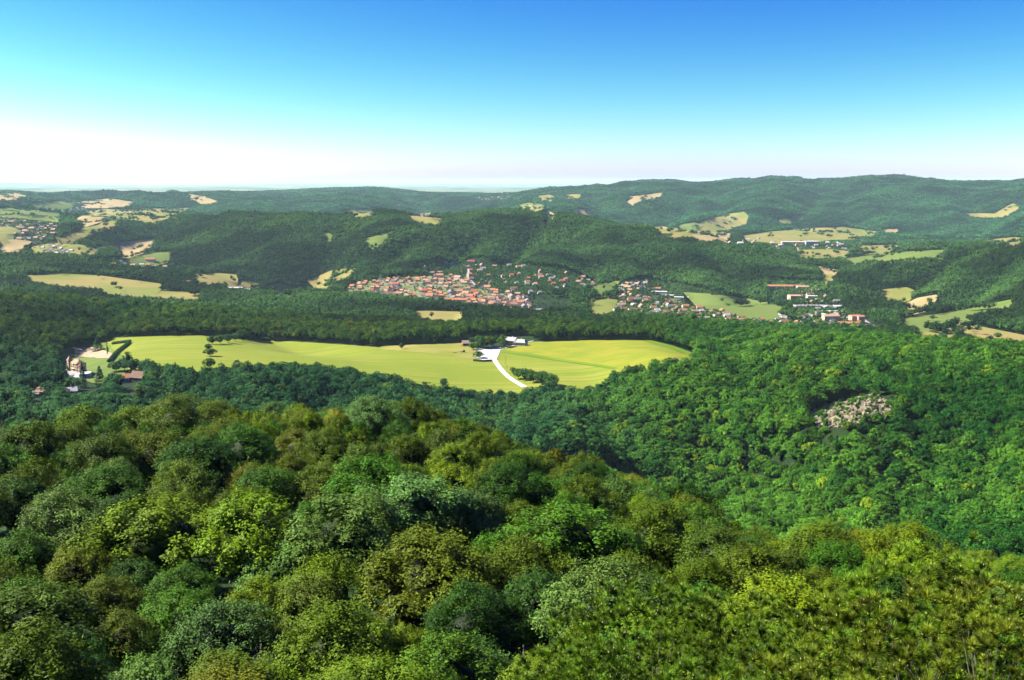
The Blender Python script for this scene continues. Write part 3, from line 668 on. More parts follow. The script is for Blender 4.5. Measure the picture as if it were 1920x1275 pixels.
for px, py, s_ in OUTC: KEEP.append(np.array(trace([(px - 5, py - 5), (px + 5, py - 5), (px + 5, py + 1), (px - 5, py + 1)], dmin=300, step=8)))
SCREE = [unproj(1648, 905, 0, 300)[:2], unproj(1672, 940, 0, 300)[:2], unproj(1640, 890, 0, 300)[:2]]

KEEP.append(np.array(trace([(108,684),(214,684),(216,706),(190,716),(172,722),(112,714)], dmin=500)))
KEEP.append(np.array(trace([(866,632),(995,630),(995,650),(866,650)], lift=False, dmin=900)))
KEEP.append(np.array(trace([(224,700),(276,700),(276,722),(224,722)], dmin=500)))
for px, py in ((80,743),(66,744),(47,716),(73,684),(130,741),(5,716),(300,711),(5,815),(240,716)): KEEP.append(np.array(trace([(px - 9, py - 5), (px + 9, py - 5), (px + 8, py - 2), (px - 8, py - 2)], dmin=400, step=8)))
CLEAR = []   # circles kept free: x, y, r
def clear_disc(px, py, r, dmin=0):
    x, y, z, d = unproj(px, py, 0, dmin); CLEAR.append((x, y, r)); return x, y, z
clear_disc(148, 692, 26, 500); clear_disc(178, 697, 22, 500); clear_disc(200, 700, 14, 500); clear_disc(155, 706, 18, 500)
clear_disc(882, 645, 20); clear_disc(965, 643, 24); clear_disc(170, 715, 12, 500)
for px, py in ((238,715),(258,716),(80,741),(46,700),(130,740),(372//1,1),):
    if py > 1: clear_disc(px, py, 11, 500)

def allowed(x, y, g):
    n = len(x); ok = np.ones(n, bool); dens = np.ones(n); scl = np.ones(n); vil = np.zeros(n, bool)
    cl = fbm(x / 45, y / 45, 61, 2) > .62
    for iw, W in enumerate(KEEP):
        lo = W.min(0) - 1; hi = W.max(0) + 1
        k = np.where((x > lo[0]) & (x < hi[0]) & (y > lo[1]) & (y < hi[1]))[0]
        if len(k):
            k = k[inpoly(x[k], y[k], W)]
            if FAR0 <= iw < FAR1: k = k[~(cl[k] | (g.random(len(k)) < .004))]
            ok[k] = False
    for W, dn, s in VW:
        k = inpoly(x, y, W); dens[k] = dn; scl[k] = s; vil |= k
    k = inpoly(x, y, CLIFF_W); dens[k] = 1; scl[k] = .33; k2 = inpoly(x, y, CLIFF_K) & ~k; scl[k2] = .62
    for cx_, cy_, r in CLEAR: ok &= (x - cx_) ** 2 + (y - cy_) ** 2 > r * r
    return ok & (g.random(n) < dens), scl, vil

# colours of the kinds of foliage (linear)
TINT = {'olive': (.140, .215, .006), 'yellowgreen': (.200, .320, .006), 'green': (.080, .215, .008), 'darkgreen': (.045, .120, .008),
        'silver': (.150, .290, .045), 'rusty': (.180, .215, .008), 'yellow': (.30, .31, .012), 'brightgreen': (.115, .270, .012), 'grey': (.100, .175, .012)}
TINT = {k: tuple(v * .345 for v in c) for k, c in TINT.items()}
def mixc(a, b, t): return np.asarray(a) * (1 - t)[:, None] + np.asarray(b) * t[:, None]
def wood_tint(x, y, D, az, g):
    n = len(x); r = g.random(n)
    big = fbm(x / 160, y / 160, 31, 3) * .5 + .5; r2 = np.clip(g.normal(0, .3, n) + (big - .5) * 1.5 + .45, 0, 1)
    teal = np.array([(.024, .115, .040)]); tealh = np.array([(.100, .280, .066)])
    grn = np.array([(.028, .140, .016)]); grnh = np.array([(.150, .380, .028)])
    dk = np.array([(.020, .090, .010)]); dkh = np.array([(.110, .210, .010)])
    hill = np.array([(.052, .150, .032)]); hillh = np.array([(.135, .300, .050)])
    cT = teal * (1 - r2[:, None]) + tealh * r2[:, None]; cG = grn * (1 - r2[:, None]) + grnh * r2[:, None]
    cD = dk * (1 - r2[:, None]) + dkh * r2[:, None]; cH = hill * (1 - r2[:, None]) + hillh * r2[:, None]
    wr = sstep(R(2), R(9), az + fbm(x / 200, y / 200, 41, 2) * R(5))[:, None]
    c = cT * (1 - wr) + cG * wr
    wd = (sstep(1120, 1300, D) * (1 - sstep(R(6), R(13), az)))[:, None]; c = c * (1 - wd) + cD * wd
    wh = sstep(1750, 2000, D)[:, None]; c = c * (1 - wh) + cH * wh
    wf = sstep(4000, 5200, D)[:, None]; c = c * (1 - wf) + c * np.array([.72, 1.12, 1.7]) * wf  # haze painted into the tint: crowns turn bluer with distance
    # hill shade and sunlight painted as far tint bands; the odd pale or yellowish crown
    relief_tone = fbm(x / 230, y / 130, 53, 3); far_ = D > 1500
    c[far_ & (relief_tone > .16)] *= .48; c[far_ & (relief_tone < -.15)] *= 1.45
    odd = (g.random(n) < .05) & (D < 1700); c[odd] = c[odd] * np.array([2.3, 1.4, .8])
    dk_ = g.random(n) < .12; c[dk_] *= .55
    return c * .36 * g.uniform(.82, 1.2, (n, 1))

# ---- mass of trees in bands of distance
SKIP = []
for name, d0, d1, spf, coll, nv, sc0, label, cat, seed in (
    ('woodland', 262, 1780, lambda d: 7.0 + d * .0009, MIDSET, 5, 1.02, 'dense summer woodland filling the gorge and slopes round the meadow', 'woodland', 11),
    ('hillside_woodland', 1780, 4400, lambda d: 7.6 + (d - 1700) * .0009, FARSET, 5, 1.05, 'dark green woods covering the hills behind the village', 'woodland', 12),
    ('distant_woodland', 4400, 11200, lambda d: 9.5 + (d - 4400) * .0016, DISTSET, 4, 1.15, 'hazy woods on the farthest ridges below the horizon', 'woodland', 13)):
    g = np.random.default_rng(seed)
    az, D = rings(d0, d1, spf, seed=seed)
    k = visible(az, D); az = az[k]; D = D[k]
    # the woodland starts behind the crest of the near hill
    crest = np.interp(az, AZ, np.exp(KX[4])); k = D > crest + 38; az = az[k]; D = D[k]
    x = D * np.sin(az); y = D * np.cos(az)
    ok, scl, vil = allowed(x, y, g); x, y, D, az, scl, vil = (v[ok] for v in (x, y, D, az, scl, vil))
    n = len(x); z = zt(az, D)
    spc = np.array([spf(d) for d in D]) / 7.2
    s = sc0 * scl * np.maximum(1, np.where(scl < 1, 1, spc)) * np.exp(g.normal(0, .16, n))
    sz = sc0 * scl * np.exp(g.normal(0, .14, n)) * 1.0
    base = z + (HC - 9.0) * sz * np.where(scl < 1, .25, 1)          # crown base above ground
    vi = g.integers(0, nv, n)
    if nv == 5 and coll is MIDSET:
        con = g.random(n) < np.where((az < R(-17)) & (D < 1150), .28, .015); vi[con] = 5
        base[con] = z[con]
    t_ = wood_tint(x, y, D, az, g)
    if coll is MIDSET: t_[vi == 5] *= np.array([.55, .6, .7])
    if len(vil): t_[vil] = t_[vil] * g.uniform(.8, 1.5, (vil.sum(), 1))
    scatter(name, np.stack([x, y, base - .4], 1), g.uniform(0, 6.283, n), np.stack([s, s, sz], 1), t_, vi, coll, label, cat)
    print(name, n)

# ---- the near hill: every crown a tree of its own
def ordinal(k): return '%d%s' % (k, 'th' if 10 <= k % 100 <= 20 else {1: 'st', 2: 'nd', 3: 'rd'}.get(k % 10, 'th'))
NEAR = [(95,1285,150,'darkgreen'),(20,1255,130,'green'),(180,1290,110,'green'),(630,797,62,'yellow'),(702,792,95,'silver'),(556,842,85,'rusty'),(60,840,150,'olive'),(150,806,115,'yellowgreen'),(250,800,95,'yellowgreen'),
 (340,792,110,'olive'),(430,790,90,'olive'),(510,778,90,'yellowgreen'),(700,768,80,'olive'),(770,772,80,'olive'),(852,778,95,'olive'),(930,815,80,'darkgreen'),
 (560,800,70,'yellowgreen'),(300,850,120,'olive'),(190,870,110,'grey'),(450,850,120,'green'),(370,880,120,'darkgreen'),(690,860,110,'grey'),(760,850,90,'olive'),
 (830,850,90,'grey'),(640,1005,210,'silver'),(540,1068,150,'silver'),(460,1015,190,'yellowgreen'),(300,1000,190,'yellowgreen'),(350,930,130,'olive'),(770,965,170,'silver'),
 (1060,1020,190,'brightgreen'),(985,1062,190,'olive'),(810,1085,230,'olive'),(700,925,170,'green'),(610,915,120,'olive'),(880,965,150,'silver'),(50,1060,120,'brightgreen'),
 (135,1085,120,'rusty'),(60,1180,200,'grey'),(330,1180,160,'green'),(430,1225,170,'silver'),(620,1215,230,'olive'),(770,1195,100,'rusty'),(880,1170,190,'darkgreen'),
 (1020,1130,170,'darkgreen'),(1230,1010,170,'olive'),(1170,940,120,'silver'),(1100,950,110,'olive'),(1300,985,120,'brightgreen'),(1400,1010,130,'rusty'),(1560,1015,150,'brightgreen'),
 (1650,1010,140,'brightgreen'),(1480,1040,130,'grey'),(1840,1062,110,'yellowgreen'),(1900,1075,90,'yellowgreen'),(1700,1045,80,'olive'),(850,880,90,'yellowgreen'),(980,880,90,'olive'),
 (1100,895,90,'darkgreen'),(1150,900,80,'rusty'),(860,830,70,'rusty'),(120,980,150,'silver'),(30,960,110,'darkgreen'),(200,930,120,'green'),(500,930,110,'green'),
 (950,930,120,'darkgreen'),(1040,930,110,'green'),(1340,1060,140,'grey'),(1180,1090,150,'olive'),(250,1110,120,'darkgreen'),(180,1010,120,'darkgreen'),(1560,1090,120,'green')]
near = []
for px, py, wd, kind in NEAR:
    lift = 11.0
    for _ in range(3):
        x, y, z, d = unproj(px, py + wd * .05, lift); rad = wd / 2 * d / FPX
        lift = 4.5 + min(rad, 6.5) * 1.25
    near.append([x, y, z, d, min(rad, 6.8), kind, px])
g = np.random.default_rng(21)
az, D = rings(38, 300, lambda d: 4.2, amax=R(30.5), seed=5)
crest = np.interp(az, AZ, np.exp(KX[4])); k = (D < crest + 42); az = az[k]; D = D[k]
order = g.permutation(len(az)); cand = []
NXY = np.array([(q[0], q[1], q[4]) for q in near])
cells = {}
def clash(x, y, r):
    for q in cells.get((int(x // 12), int(y // 12)), ()):
        if (x - q[0]) ** 2 + (y - q[1]) ** 2 < (.88 * (r + q[2])) ** 2: return True
    return False
def put(x, y, r):
    i, j = int(x // 12), int(y // 12)
    for a_ in (-1, 0, 1):
        for b_ in (-1, 0, 1): cells.setdefault((i + a_, j + b_), []).append((x, y, r))
for q in near: put(q[0], q[1], q[4])
PINES = [(1225,1130,29,6.8,15),(1400,1140,33,6.2,14.5),(1130,1275,27,5.8,12),(1630,1150,29,5.4,15.5),(1728,1050,32,5.6,17.5),(1870,1135,28,6.4,15),(1530,1250,25,5.2,11),(1330,1290,24,5.5,11)]
pine_xy = []
for px, py, D_, r, h in PINES:
    a_, te = pix_dir(px, py); pine_xy.append((D_ * math.sin(a_), D_ * math.cos(a_), r * .8, float(te * D_)))
    put(pine_xy[-1][0], pine_xy[-1][1], r * .75)
kinds = ['olive', 'yellowgreen', 'green', 'darkgreen', 'grey', 'rusty', 'silver', 'brightgreen']
for i in order:
    D_, a_ = D[i], az[i]; x, y = D_ * math.sin(a_), D_ * math.cos(a_)
    r = float(np.clip(g.normal(3.8, 1.0), 2.4, 6.2)) * (0.82 + .18 * min(1, D_ / 120))
    if D_ < 46 and x > 7: continue
    if D_ < 52 and x > -3: r *= .7
    if clash(x, y, r): continue
    nzv = float(fbm(np.array([x / 55]), np.array([y / 55]), 77, 3)[0]); rr = g.random()
    hill_r = x > 45
    if rr < .40 + nzv * .3: kind = 'olive'
    elif rr < .58: kind = 'yellowgreen'
    elif rr < .74: kind = 'green'
    elif rr < .84: kind = 'darkgreen'
    elif rr < .865: kind = 'grey'
    elif rr < .90: kind = 'rusty'
    elif rr < .935: kind = 'silver'
    else: kind = 'brightgreen'
    put(x, y, r)
    px = 960 + FPX * x / (y * math.cos(PITCH) + 12)
    near.append([x, y, float(zxy(x, y)), D_, r, kind, px])
print('near trees', len(near))
vis_near = [q for q in near if -90 < q[6] < 2010]
vis_near.sort(key=lambda q: q[3] / q[4]); rest_near = vis_near[300:]; vis_near = vis_near[:300]
vis_near.sort(key=lambda q: q[6])
WORDS = {'olive': 'olive', 'yellowgreen': 'yellow-green', 'green': 'mid green', 'darkgreen': 'dark green', 'silver': 'silvery green', 'rusty': 'golden olive',
         'yellow': 'bright yellow', 'brightgreen': 'bright green', 'grey': 'dull grey-green'}
def band(d, a_):
    cr_ = float(np.interp(a_, AZ, np.exp(KX[4])))
    f = d / cr_
    return 'on the near hill\'s crest' if f > .86 else 'just under the near crest' if f > .68 else 'halfway down the near hill' if f > .48 else 'low on the near hill'
cnt = {}
for q in vis_near:
    key = (q[5], band(q[3], math.atan2(q[0], q[1]))); cnt.setdefault(key, []).append(q)
for key, L in cnt.items():
    for k, q in enumerate(L):
        x, y, z, d, r, kind, px = q
        sc_ = r / 4.6; H = 9.0 * sc_ ** .7; tz = HC + (r - 4.4) * 1.6 + random.uniform(-1.3, 1.3) - H if d > 60 else HC - H
        tz = max(3, tz)
        o = empty('broadleaf_tree', (x, y, z), random.uniform(0, 6.28))
        size = 'wide' if r > 5.2 else 'small' if r < 3.6 else 'round'
        where = key[1]
        if len(L) > 1: lab = '%s %s tree, %s such from the left %s' % (size, WORDS[kind], ordinal(k + 1), where)
        else: lab = '%s %s broadleaf tree, the only one of its colour %s' % (size, WORDS[kind], where)
        tag(o, lab, 'tree', 'broadleaved trees on the near hill')
        cobj = bpy.data.objects.new('crown', random.choice(FGC)); link(cobj, o)
        cobj.location = (0, 0, tz); cobj.scale = (sc_ * random.uniform(.88, 1.2), sc_ * random.uniform(.88, 1.15), H / 9.0); cobj.rotation_euler = (random.gauss(0, .07), random.gauss(0, .07), 0)
        c = np.array(TINT[kind]) * random.uniform(.85, 1.15) * np.array([random.uniform(.9, 1.1), 1, random.uniform(.8, 1.3)])
        cobj.color = (*[float(v) for v in c], 1)
        tr = bpy.data.objects.new('trunk', random.choice(TRK)); link(tr, o); f_ = (tz + H * .3) / 9.0; tr.scale = (sc_, sc_, f_)
# remaining crowns of the near hill, beyond the 300 that show largest
c2 = source_set('hill_crown', [crown_mesh('hill_crown', 500 + k, 50, 11, 11, .22, [LEAF_I]) for k in range(3)])
P_ = []; sc_l = []; ti = []; vi = []
for x, y, z, d, r, kind, px in rest_near:
    s = r / 4.6; H = 9 * s ** .7; P_.append((x, y, z + max(3, HC - H))); sc_l.append((s, s, H / 9)); ti.append(np.array(TINT[kind]) * random.uniform(.85, 1.15)); vi.append(random.randrange(3))
if P_: scatter('hill_woodland', np.array(P_), np.random.default_rng(3).uniform(0, 6.28, len(P_)), np.array(sc_l), np.array(ti), np.array(vi), c2, 'smaller crowns filling in between the trees of the near hill', 'woodland')

# ------------------------------------------------------------------ pines at the lower right
def pine_parts(seed, R0, H):
    """dome of needle tufts on upturned branches; returns meshes of the needles, of the buds and of the wood"""
    g = np.random.default_rng(seed); nb = 205
    k = np.arange(nb) + .5; cz = 1 - k / nb * 1.1; th = k * 2.39996 + g.normal(0, .3, nb)
    rr = np.sqrt(np.clip(1 - np.clip(cz, 0, 1) ** 2, 0, 1)); lob = 1 + .15 * np.sin(th * 3 + seed) + g.normal(0, .1, nb)
    C = np.stack([rr * np.cos(th) * R0 * .86 * lob, rr * np.sin(th) * R0 * .86 * lob, cz * H * (1 + g.normal(0, .08, nb))], 1)
    out = C / np.array([R0, R0, H]); out /= np.linalg.norm(out, axis=1)[:, None]
    inn = g.random(nb) < .4; C = np.vstack([C, C[inn] * .7]); out = np.vstack([out, out[inn]])
    T = []; TD = []
    for c, o in zip(C, out):
        m = g.integers(2, 5); u = g.normal(size=(m, 3)); u /= np.linalg.norm(u, axis=1)[:, None]
        u = u + o * .5 + np.array([0, 0, .55]); u /= np.linalg.norm(u, axis=1)[:, None]
        T.append(c + u * np.array([.34, .34, .3]) * g.uniform(.2, 1.1, (m, 1))); TD.append(u + np.array([0, 0, .7]) + o * .3)
    T = np.vstack(T); TD = np.vstack(TD); TD /= np.linalg.norm(TD, axis=1)[:, None]; n = len(T); m = 84
    e1 = np.cross(TD, [.3, .5, .1]); e1 /= np.linalg.norm(e1, axis=1)[:, None]; e2 = np.cross(TD, e1)
    ph = g.uniform(0, 6.283, (n, m)); op = g.uniform(.15, 1.25, (n, m))
    d = TD[:, None] * np.cos(op)[..., None] + (e1[:, None] * np.cos(ph)[..., None] + e2[:, None] * np.sin(ph)[..., None]) * np.sin(op)[..., None]
    L = g.uniform(.20, .30, (n, 1, 1)) * g.uniform(.8, 1.1, (n, m, 1)); base = T[:, None] - TD[:, None] * g.uniform(0, .10, (n, m, 1))
    wv = np.cross(d, g.normal(size=(n, m, 3))); wv /= np.linalg.norm(wv, axis=2)[..., None]; wv *= .0085
    V = np.stack([base + wv, base - wv, base + d * L], 2).reshape(-1, 3)
    sh = np.repeat(np.clip(g.normal(.45, .3, (n, 1)) + g.normal(0, .12, (n, m)), 0, 1).reshape(-1), 3)
    ned = make_mesh('needles', V, np.arange(len(V)).reshape(-1, 3), [NEEDLE], attrs={'shade': ('FLOAT', sh)})
    kb = g.random(n) < .5; B = T[kb] + TD[kb] * .06; D_ = TD[kb]; q = len(B); r_ = .017
    f1 = e1[kb] * r_; f2 = e2[kb] * r_
    V = np.stack([B + D_ * .07, B + f1, B + f2, B - f1, B - f2], 1).reshape(-1, 3); o_ = np.arange(q)[:, None] * 5
    F = np.vstack([o_ + np.array([0, a_, b_]) for a_, b_ in ((1, 2), (2, 3), (3, 4), (4, 1))])
    bud = make_mesh('buds', V, F, [BUD])
    wd = MB(); wd.bar((0, 0, -9), (0, 0, -.5), .22, .10, 7)
    for c, o in zip(C[:nb:6], out[:nb:6]):
        s0 = Vector((0, 0, float(c[2]) * .3 - 1.4)); e0 = Vector([float(v) * .72 for v in c]); mid = s0.lerp(e0, .55) + Vector((0, 0, -.35))
        wd.bar(s0, mid, .03, .02, 4); wd.bar(mid, e0, .02, .01, 4)
    return ned, bud, wd.mesh('branches', BARK)
PP = [pine_parts(s, 1.0 * R_, H_) for s, R_, H_ in ((1, 4.6, 3.6), (2, 3.6, 5.0), (3, 4.8, 3.2))]
PLAB = ['broad domed pine with pale buds at the bottom edge, left of the tall pines', 'broad pine with yellow-green needle tufts just right of the biggest domed pine',
        'low pine filling the bottom edge left of the broad domed pine', 'pine with raised tufted tips left of the tallest pine', 'tallest pine, its narrow top standing out against the wood',
        'wide pine cut by the right edge of the view', 'low dark pine between the broad dome and the tall pines at the bottom', 'pine tufts at the bottom edge below the broad dome']
PV = [0, 0, 2, 1, 1, 2, 1, 0]
for (px, py, D_, r, h), (x, y, rr, zc), lab, pv in zip(PINES, pine_xy, PLAB, PV):
    o = empty('pine_tree', (x, y, zc), random.uniform(0, 6.28)); tag(o, lab, 'tree', 'pines below the lookout')
    base_r = (4.6, 3.6, 4.8)[pv]; s = r * .72 / base_r
    for nm, me in zip(('needles', 'buds', 'branches'), PP[pv]):
        q = bpy.data.objects.new(nm, me); link(q, o); q.location = (0, 0, -(3.6, 5.0, 3.2)[pv] * s); q.scale = (s, s, s)
        if nm == 'needles': q.color = (.075 * random.uniform(.9, 1.25), .128 * random.uniform(.9, 1.1), .006, 1)

# ------------------------------------------------------------------ lone trees and hedges in the meadow
def lone(px, py, hgt, wdt, kind, lab, conif=False, dmin=0, group=None, cat='tree'):
    x, y, z, d = unproj(px, py, 0, dmin)
    o = empty('conifer' if conif else 'lone_tree' if cat == 'tree' else 'bush', (x, y, z), random.uniform(0, 6.28)); tag(o, lab, cat, group)
    if conif:
        c = bpy.data.objects.new('crown', CONM); link(c, o); c.scale = (wdt / 5.2, wdt / 5.2, hgt / 15)
    else:
        c = bpy.data.objects.new('crown', random.choice(LONEM)); link(c, o); c.scale = (wdt / 10, wdt / 10, hgt * .88 / 9); c.location = (0, 0, hgt * .10)
    c.color = (*TINT[kind], 1) if isinstance(kind, str) else (*kind, 1)
    tr = bpy.data.objects.new('trunk', TRK[0]); link(tr, o); tr.scale = (wdt / 12, wdt / 12, hgt / 18)
    return o
LONEM = [crown_mesh('crown', 600 + k, 34, 10, 9, .32, [LEAF_O], gap=.05) for k in range(3)]
CONM = conifer_mesh('crown', 640, [LEAF_O])
DG = (.024, .062, .010); G2 = (.035, .090, .014); TG = (.022, .072, .026)
CL = 'trees and bushes in the meadow'
for a_ in [(393,691,11,12,DG,'lone round dark tree at the near edge of the meadow gap'),
           (394,668,9,13,DG,'round bush in the meadow gap, between the lone tree and the hedge trees'),
           (391,657,8,9,DG,'small bush at the bottom end of the curved row of meadow trees'),
           (398,646,11,12,DG,'leftmost tree of the row that juts into the meadow'),
           (413,645,12,13,G2,'second tree from the left of the row that juts into the meadow'),
           (428,643,12,13,DG,'third tree from the left of the row that juts into the meadow'),
           (441,640,11,11,G2,'fourth tree from the left of the row that juts into the meadow'),
           (455,639,16,16,DG,'big dark tree where the jutting row meets the wood'),
           (513,638,15,16,DG,'dark tree standing out from the wood edge right of the jutting row'),
           (753,655,9,6.5,DG,'solitary little tree in the dry grass left of the parking trees'),
           (832,727,10,9,TG,'young tree rising above the near wood edge below the meadow'),
           (898,672,9,13,G2,'round green tree at the left end of the trees by the car park'),
           (887,656,10,13,(.05,.11,.012),'yellow-green tree in front of the barn'),
           (901,654,13,13,G2,'tallest tree of the group between barn and car park'),
           (912,652,13,12,(.06,.12,.014),'light green tree between the barn and the inn'),
           (922,650,12,12,DG,'dark tree at the right end of the group by the car park'),
           (946,652,11,11,DG,'dark round tree hiding the left corner of the inn'),
           (1768,640,14,15,TG,'round dark tree in the straw field behind the right ridge')]:
    lone(*a_, group=CL)
k = 0
for px, py, h_, w_ in [(972,711,12,13),(985,713,13,15),(1000,717,13,16),(1017,720,14,16),(1034,724,13,15),(962,700,7,7)]:
    k += 1
    lone(px, py, h_, w_, [DG, G2, (.03, .085, .012)][k % 3], '%s tree from the left in the round copse beside the white drive' % ordinal(k if k < 6 else 1) if k < 6 else 'lowest bush at the left end of the copse beside the white drive', group=CL)
# trees in front of and beside the villa
for px, py, h_, w_, kd, lab in [(156,728,25,8,(.014,.045,.014),'tall slim dark conifer in front of the white terrace'),
                               (188,724,19,11,(.020,.052,.016),'dark broad conifer between villa terrace and red roofed house'),
                               (184,658,19,14,(.014,.042,.012),'big dark conifer standing on the lawn behind the villa')]:
    lone(px, py, h_, w_, kd, lab, conif=True, dmin=500, group='conifers round the villa')
for px, py, h_, w_, kd, lab in [(218,697,11,15,DG,'leftmost tree of the dark copse right of the villa'),(234,695,13,16,TG,'second tree from the left of the dark copse right of the villa'),
    (250,697,13,16,DG,'third tree from the left of the dark copse right of the villa'),(268,698,12,15,TG,'fourth tree from the left of the dark copse right of the villa'),
    (288,700,11,14,DG,'fifth tree from the left of the dark copse right of the villa'),(131,733,13,15,(.05,.13,.025),'light green round tree left of the slim conifer'),
    (70,722,13,17,(.035,.10,.03),'wide green tree in the gardens at far left')]:
    lone(px, py, h_, w_, kd, lab, dmin=500, group='broadleaved trees round the villa')

def hedge(pts, wd, ht, lab, dmin=0):
    W = [np.array(unproj(px, py, 0, dmin)[:2]) for px, py in pts]; g = np.random.default_rng(len(lab)); P = []; Nn = []
    core = MB()
    for a_, b_ in zip(W[:-1], W[1:]):
        L = np.linalg.norm(b_ - a_); m = int(L * 55); u = g.random(m); tdir = (b_ - a_) / L; nd = np.array([-tdir[1], tdir[0]])
        ang = g.uniform(-.3, math.pi + .3, m); off = np.cos(ang) * wd / 2; hh = ht * .5 + np.sin(ang) * ht * .5 * g.uniform(.85, 1.1, m)
        off = off + g.normal(0, .15, m); xy = a_ + (b_ - a_) * u[:, None] + nd * off[:, None]
        P.append(np.column_stack([xy, zxy(xy[:, 0], xy[:, 1]) + hh])); Nn.append(np.column_stack([nd[0] * np.cos(ang), nd[1] * np.cos(ang), np.sin(ang)]))
        za = float(zxy(*a_)); zb = float(zxy(*b_)); core.bar((*a_, za + ht * .45), (*b_, zb + ht * .45), wd * .38, wd * .38, 8)
    P = np.vstack(P); Nn = np.vstack(Nn) + g.normal(0, .5, P.shape); Nn /= np.linalg.norm(Nn, axis=1)[:, None]; m = len(P)
    d = np.cross(Nn, g.normal(size=(m, 3))); d /= np.linalg.norm(d, axis=1)[:, None]; e = np.cross(Nn, d); s = .35
    V = np.stack([P + d * s, P + e * s * .6, P - d * s, P - e * s * .6], 1).reshape(-1, 3)
    o = link(bpy.data.objects.new('hedge', make_mesh('hedge', V, np.arange(m * 4).reshape(-1, 4), [LEAF_O], attrs={'shade': ('FLOAT', np.repeat(g.random(m), 4))})))
    o.color = (.020, .060, .012, 1); tag(o, lab, 'hedge')
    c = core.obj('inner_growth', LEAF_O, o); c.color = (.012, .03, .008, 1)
hedge([(211,646),(243,642)], 4, 3.6, 'short clipped hedge across the top of the villa lawn')
hedge([(243,643),(228,656),(212,672),(205,680)], 5, 4.2, 'long dark clipped hedge slanting between villa lawn and meadow')
hedge([(888,677),(905,678.5),(922,677.5)], 4, 1.6, 'low shrub strip along the near edge of the white car park')

# ------------------------------------------------------------------ houses
WALL_C = {'white': mat('white_render', (.78, .75, .70), noise=.5, amount=.08), 'cream': mat('cream_render', (.72, .60, .42), noise=.5, amount=.08),
          'pink': mat('pink_render', (.70, .46, .38), noise=.5, amount=.08), 'grey': mat('grey_render', (.48, .46, .44), noise=.5, amount=.08)}
ROOF_C = {'orange': mat('orange_tiles', (.54, .235, .11), noise=.8, amount=.25), 'salmon': mat('salmon_tiles', (.58, .34, .21), noise=.8, amount=.22),
          'brown': mat('brown_tiles', (.24, .14, .10), noise=.8, amount=.25), 'grey': mat('grey_slates', (.32, .30, .30), noise=.8, amount=.2),
          'red': mat('red_tiles', (.48, .11, .06), noise=.8, amount=.25), 'white': mat('white_sheet_roof', (.66, .65, .62), noise=.3, amount=.06)}
GLASS = mat('window_glass', (.05, .06, .07), rough=.15, spec=.5); TIMBER = mat('dark_timber', (.10, .06, .035), noise=2)
YEL = mat('yellow_panel', (.80, .52, .12)); BLUEW = mat('pool_tiles', (.25, .50, .62), rough=.3); WHITE = WALL_C['white']

def gable_meshes(w_, l_, h_, rise, hip=0.0, over=.5, t=.25):
    """walls with gables (ridge along x) and a roof of two thick slopes, or a hipped one"""
    a = MB(); x, y = l_ / 2, w_ / 2; g_ = h_ + rise if hip == 0 else h_
    if hip == 0:
        V = [(-x, -y, -3), (x, -y, -3), (x, y, -3), (-x, y, -3), (-x, -y, h_), (x, -y, h_), (x, y, h_), (-x, y, h_), (-x, 0, g_ - .1), (x, 0, g_ - .1)]
        a.add(V, [(0, 1, 5, 4), (2, 3, 7, 6), (1, 2, 6, 9, 5), (3, 0, 4, 8, 7), (4, 5, 9, 8), (6, 7, 8, 9)])
    else: a.box(-x, x, -y, y, -3, h_)
    b = MB(); X, Y = x + over, y + over; dz = over * rise / y; r = hip * x
    V = [(-X, -Y, h_ - dz), (X, -Y, h_ - dz), (X, Y, h_ - dz), (-X, Y, h_ - dz), (-X + r, 0, h_ + rise), (X - r, 0, h_ + rise)]
    V += [(p[0], p[1], p[2] + t) for p in V]
    F = [(0, 4, 5, 1), (2, 5, 4, 3), (6, 7, 11, 10), (8, 9, 10, 11), (0, 1, 7, 6), (2, 3, 9, 8)]
    F += [(1, 5, 11, 7), (5, 2, 8, 11), (3, 4, 10, 9), (4, 0, 6, 10)]
    b.add(V, F); return a.mesh('wall', WHITE), b.mesh('roof', ROOF_C['orange'])
PROTO = [gable_meshes(9, 12, 5, 3.6), gable_meshes(10, 11, 5.5, 3.4, hip=.45), gable_meshes(8, 14, 4.5, 3.2), gable_meshes(10, 16, 6, 3.8), gable_meshes(9, 9, 5, 3, hip=.8), gable_meshes(7, 9, 3.4, 2.2)]
PROTO_SZ = ['gabled', 'hipped', 'long low', 'large', 'square', 'small']
CHIM = MB().box(-.5, .5, -.5, .5, 0, 2.6).mesh('chimney', WALL_C['grey'])
WINM = MB().box(-.55, .55, -.06, .06, 0, 1.3).mesh('window', GLASS)

def house_at(x, y, rz, proto, wall, roof, sc=1.0, detail=False, name='house'):
    z = float(zxy(x, y)); o = empty(name, (x, y, z), rz, sc)
    wm, rm = PROTO[proto]
    for nm, me, mt in (('wall', wm, WALL_C[wall]), ('roof', rm, ROOF_C[roof])):
        c = bpy.data.objects.new(nm, me); link(c, o); c.material_slots[0].link = 'OBJECT'; c.material_slots[0].material = mt
    if detail:
        ch = bpy.data.objects.new('chimney', CHIM); link(ch, c); ch.location = (2, .8, (8, 8, 7, 9, 7.2, 5)[proto])
        dims = [(9, 12), (10, 11), (8, 14), (10, 16), (9, 9), (7, 9)][proto]
        for k in range(3):
            for sgn in (-1, 1):
                wn = bpy.data.objects.new('window', WINM); link(wn, o); wn.location = (dims[1] * (k - 1) * .3, sgn * (dims[0] / 2 + .03), 1.6)
        for k in (-1, 1):
            for sgn in (-1, 1):
                wn = bpy.data.objects.new('window', WINM); link(wn, o); wn.location = (sgn * (dims[1] / 2 + .03), dims[0] * k * .22, 1.6); wn.rotation_euler = (0, 0, R(90))
    return o

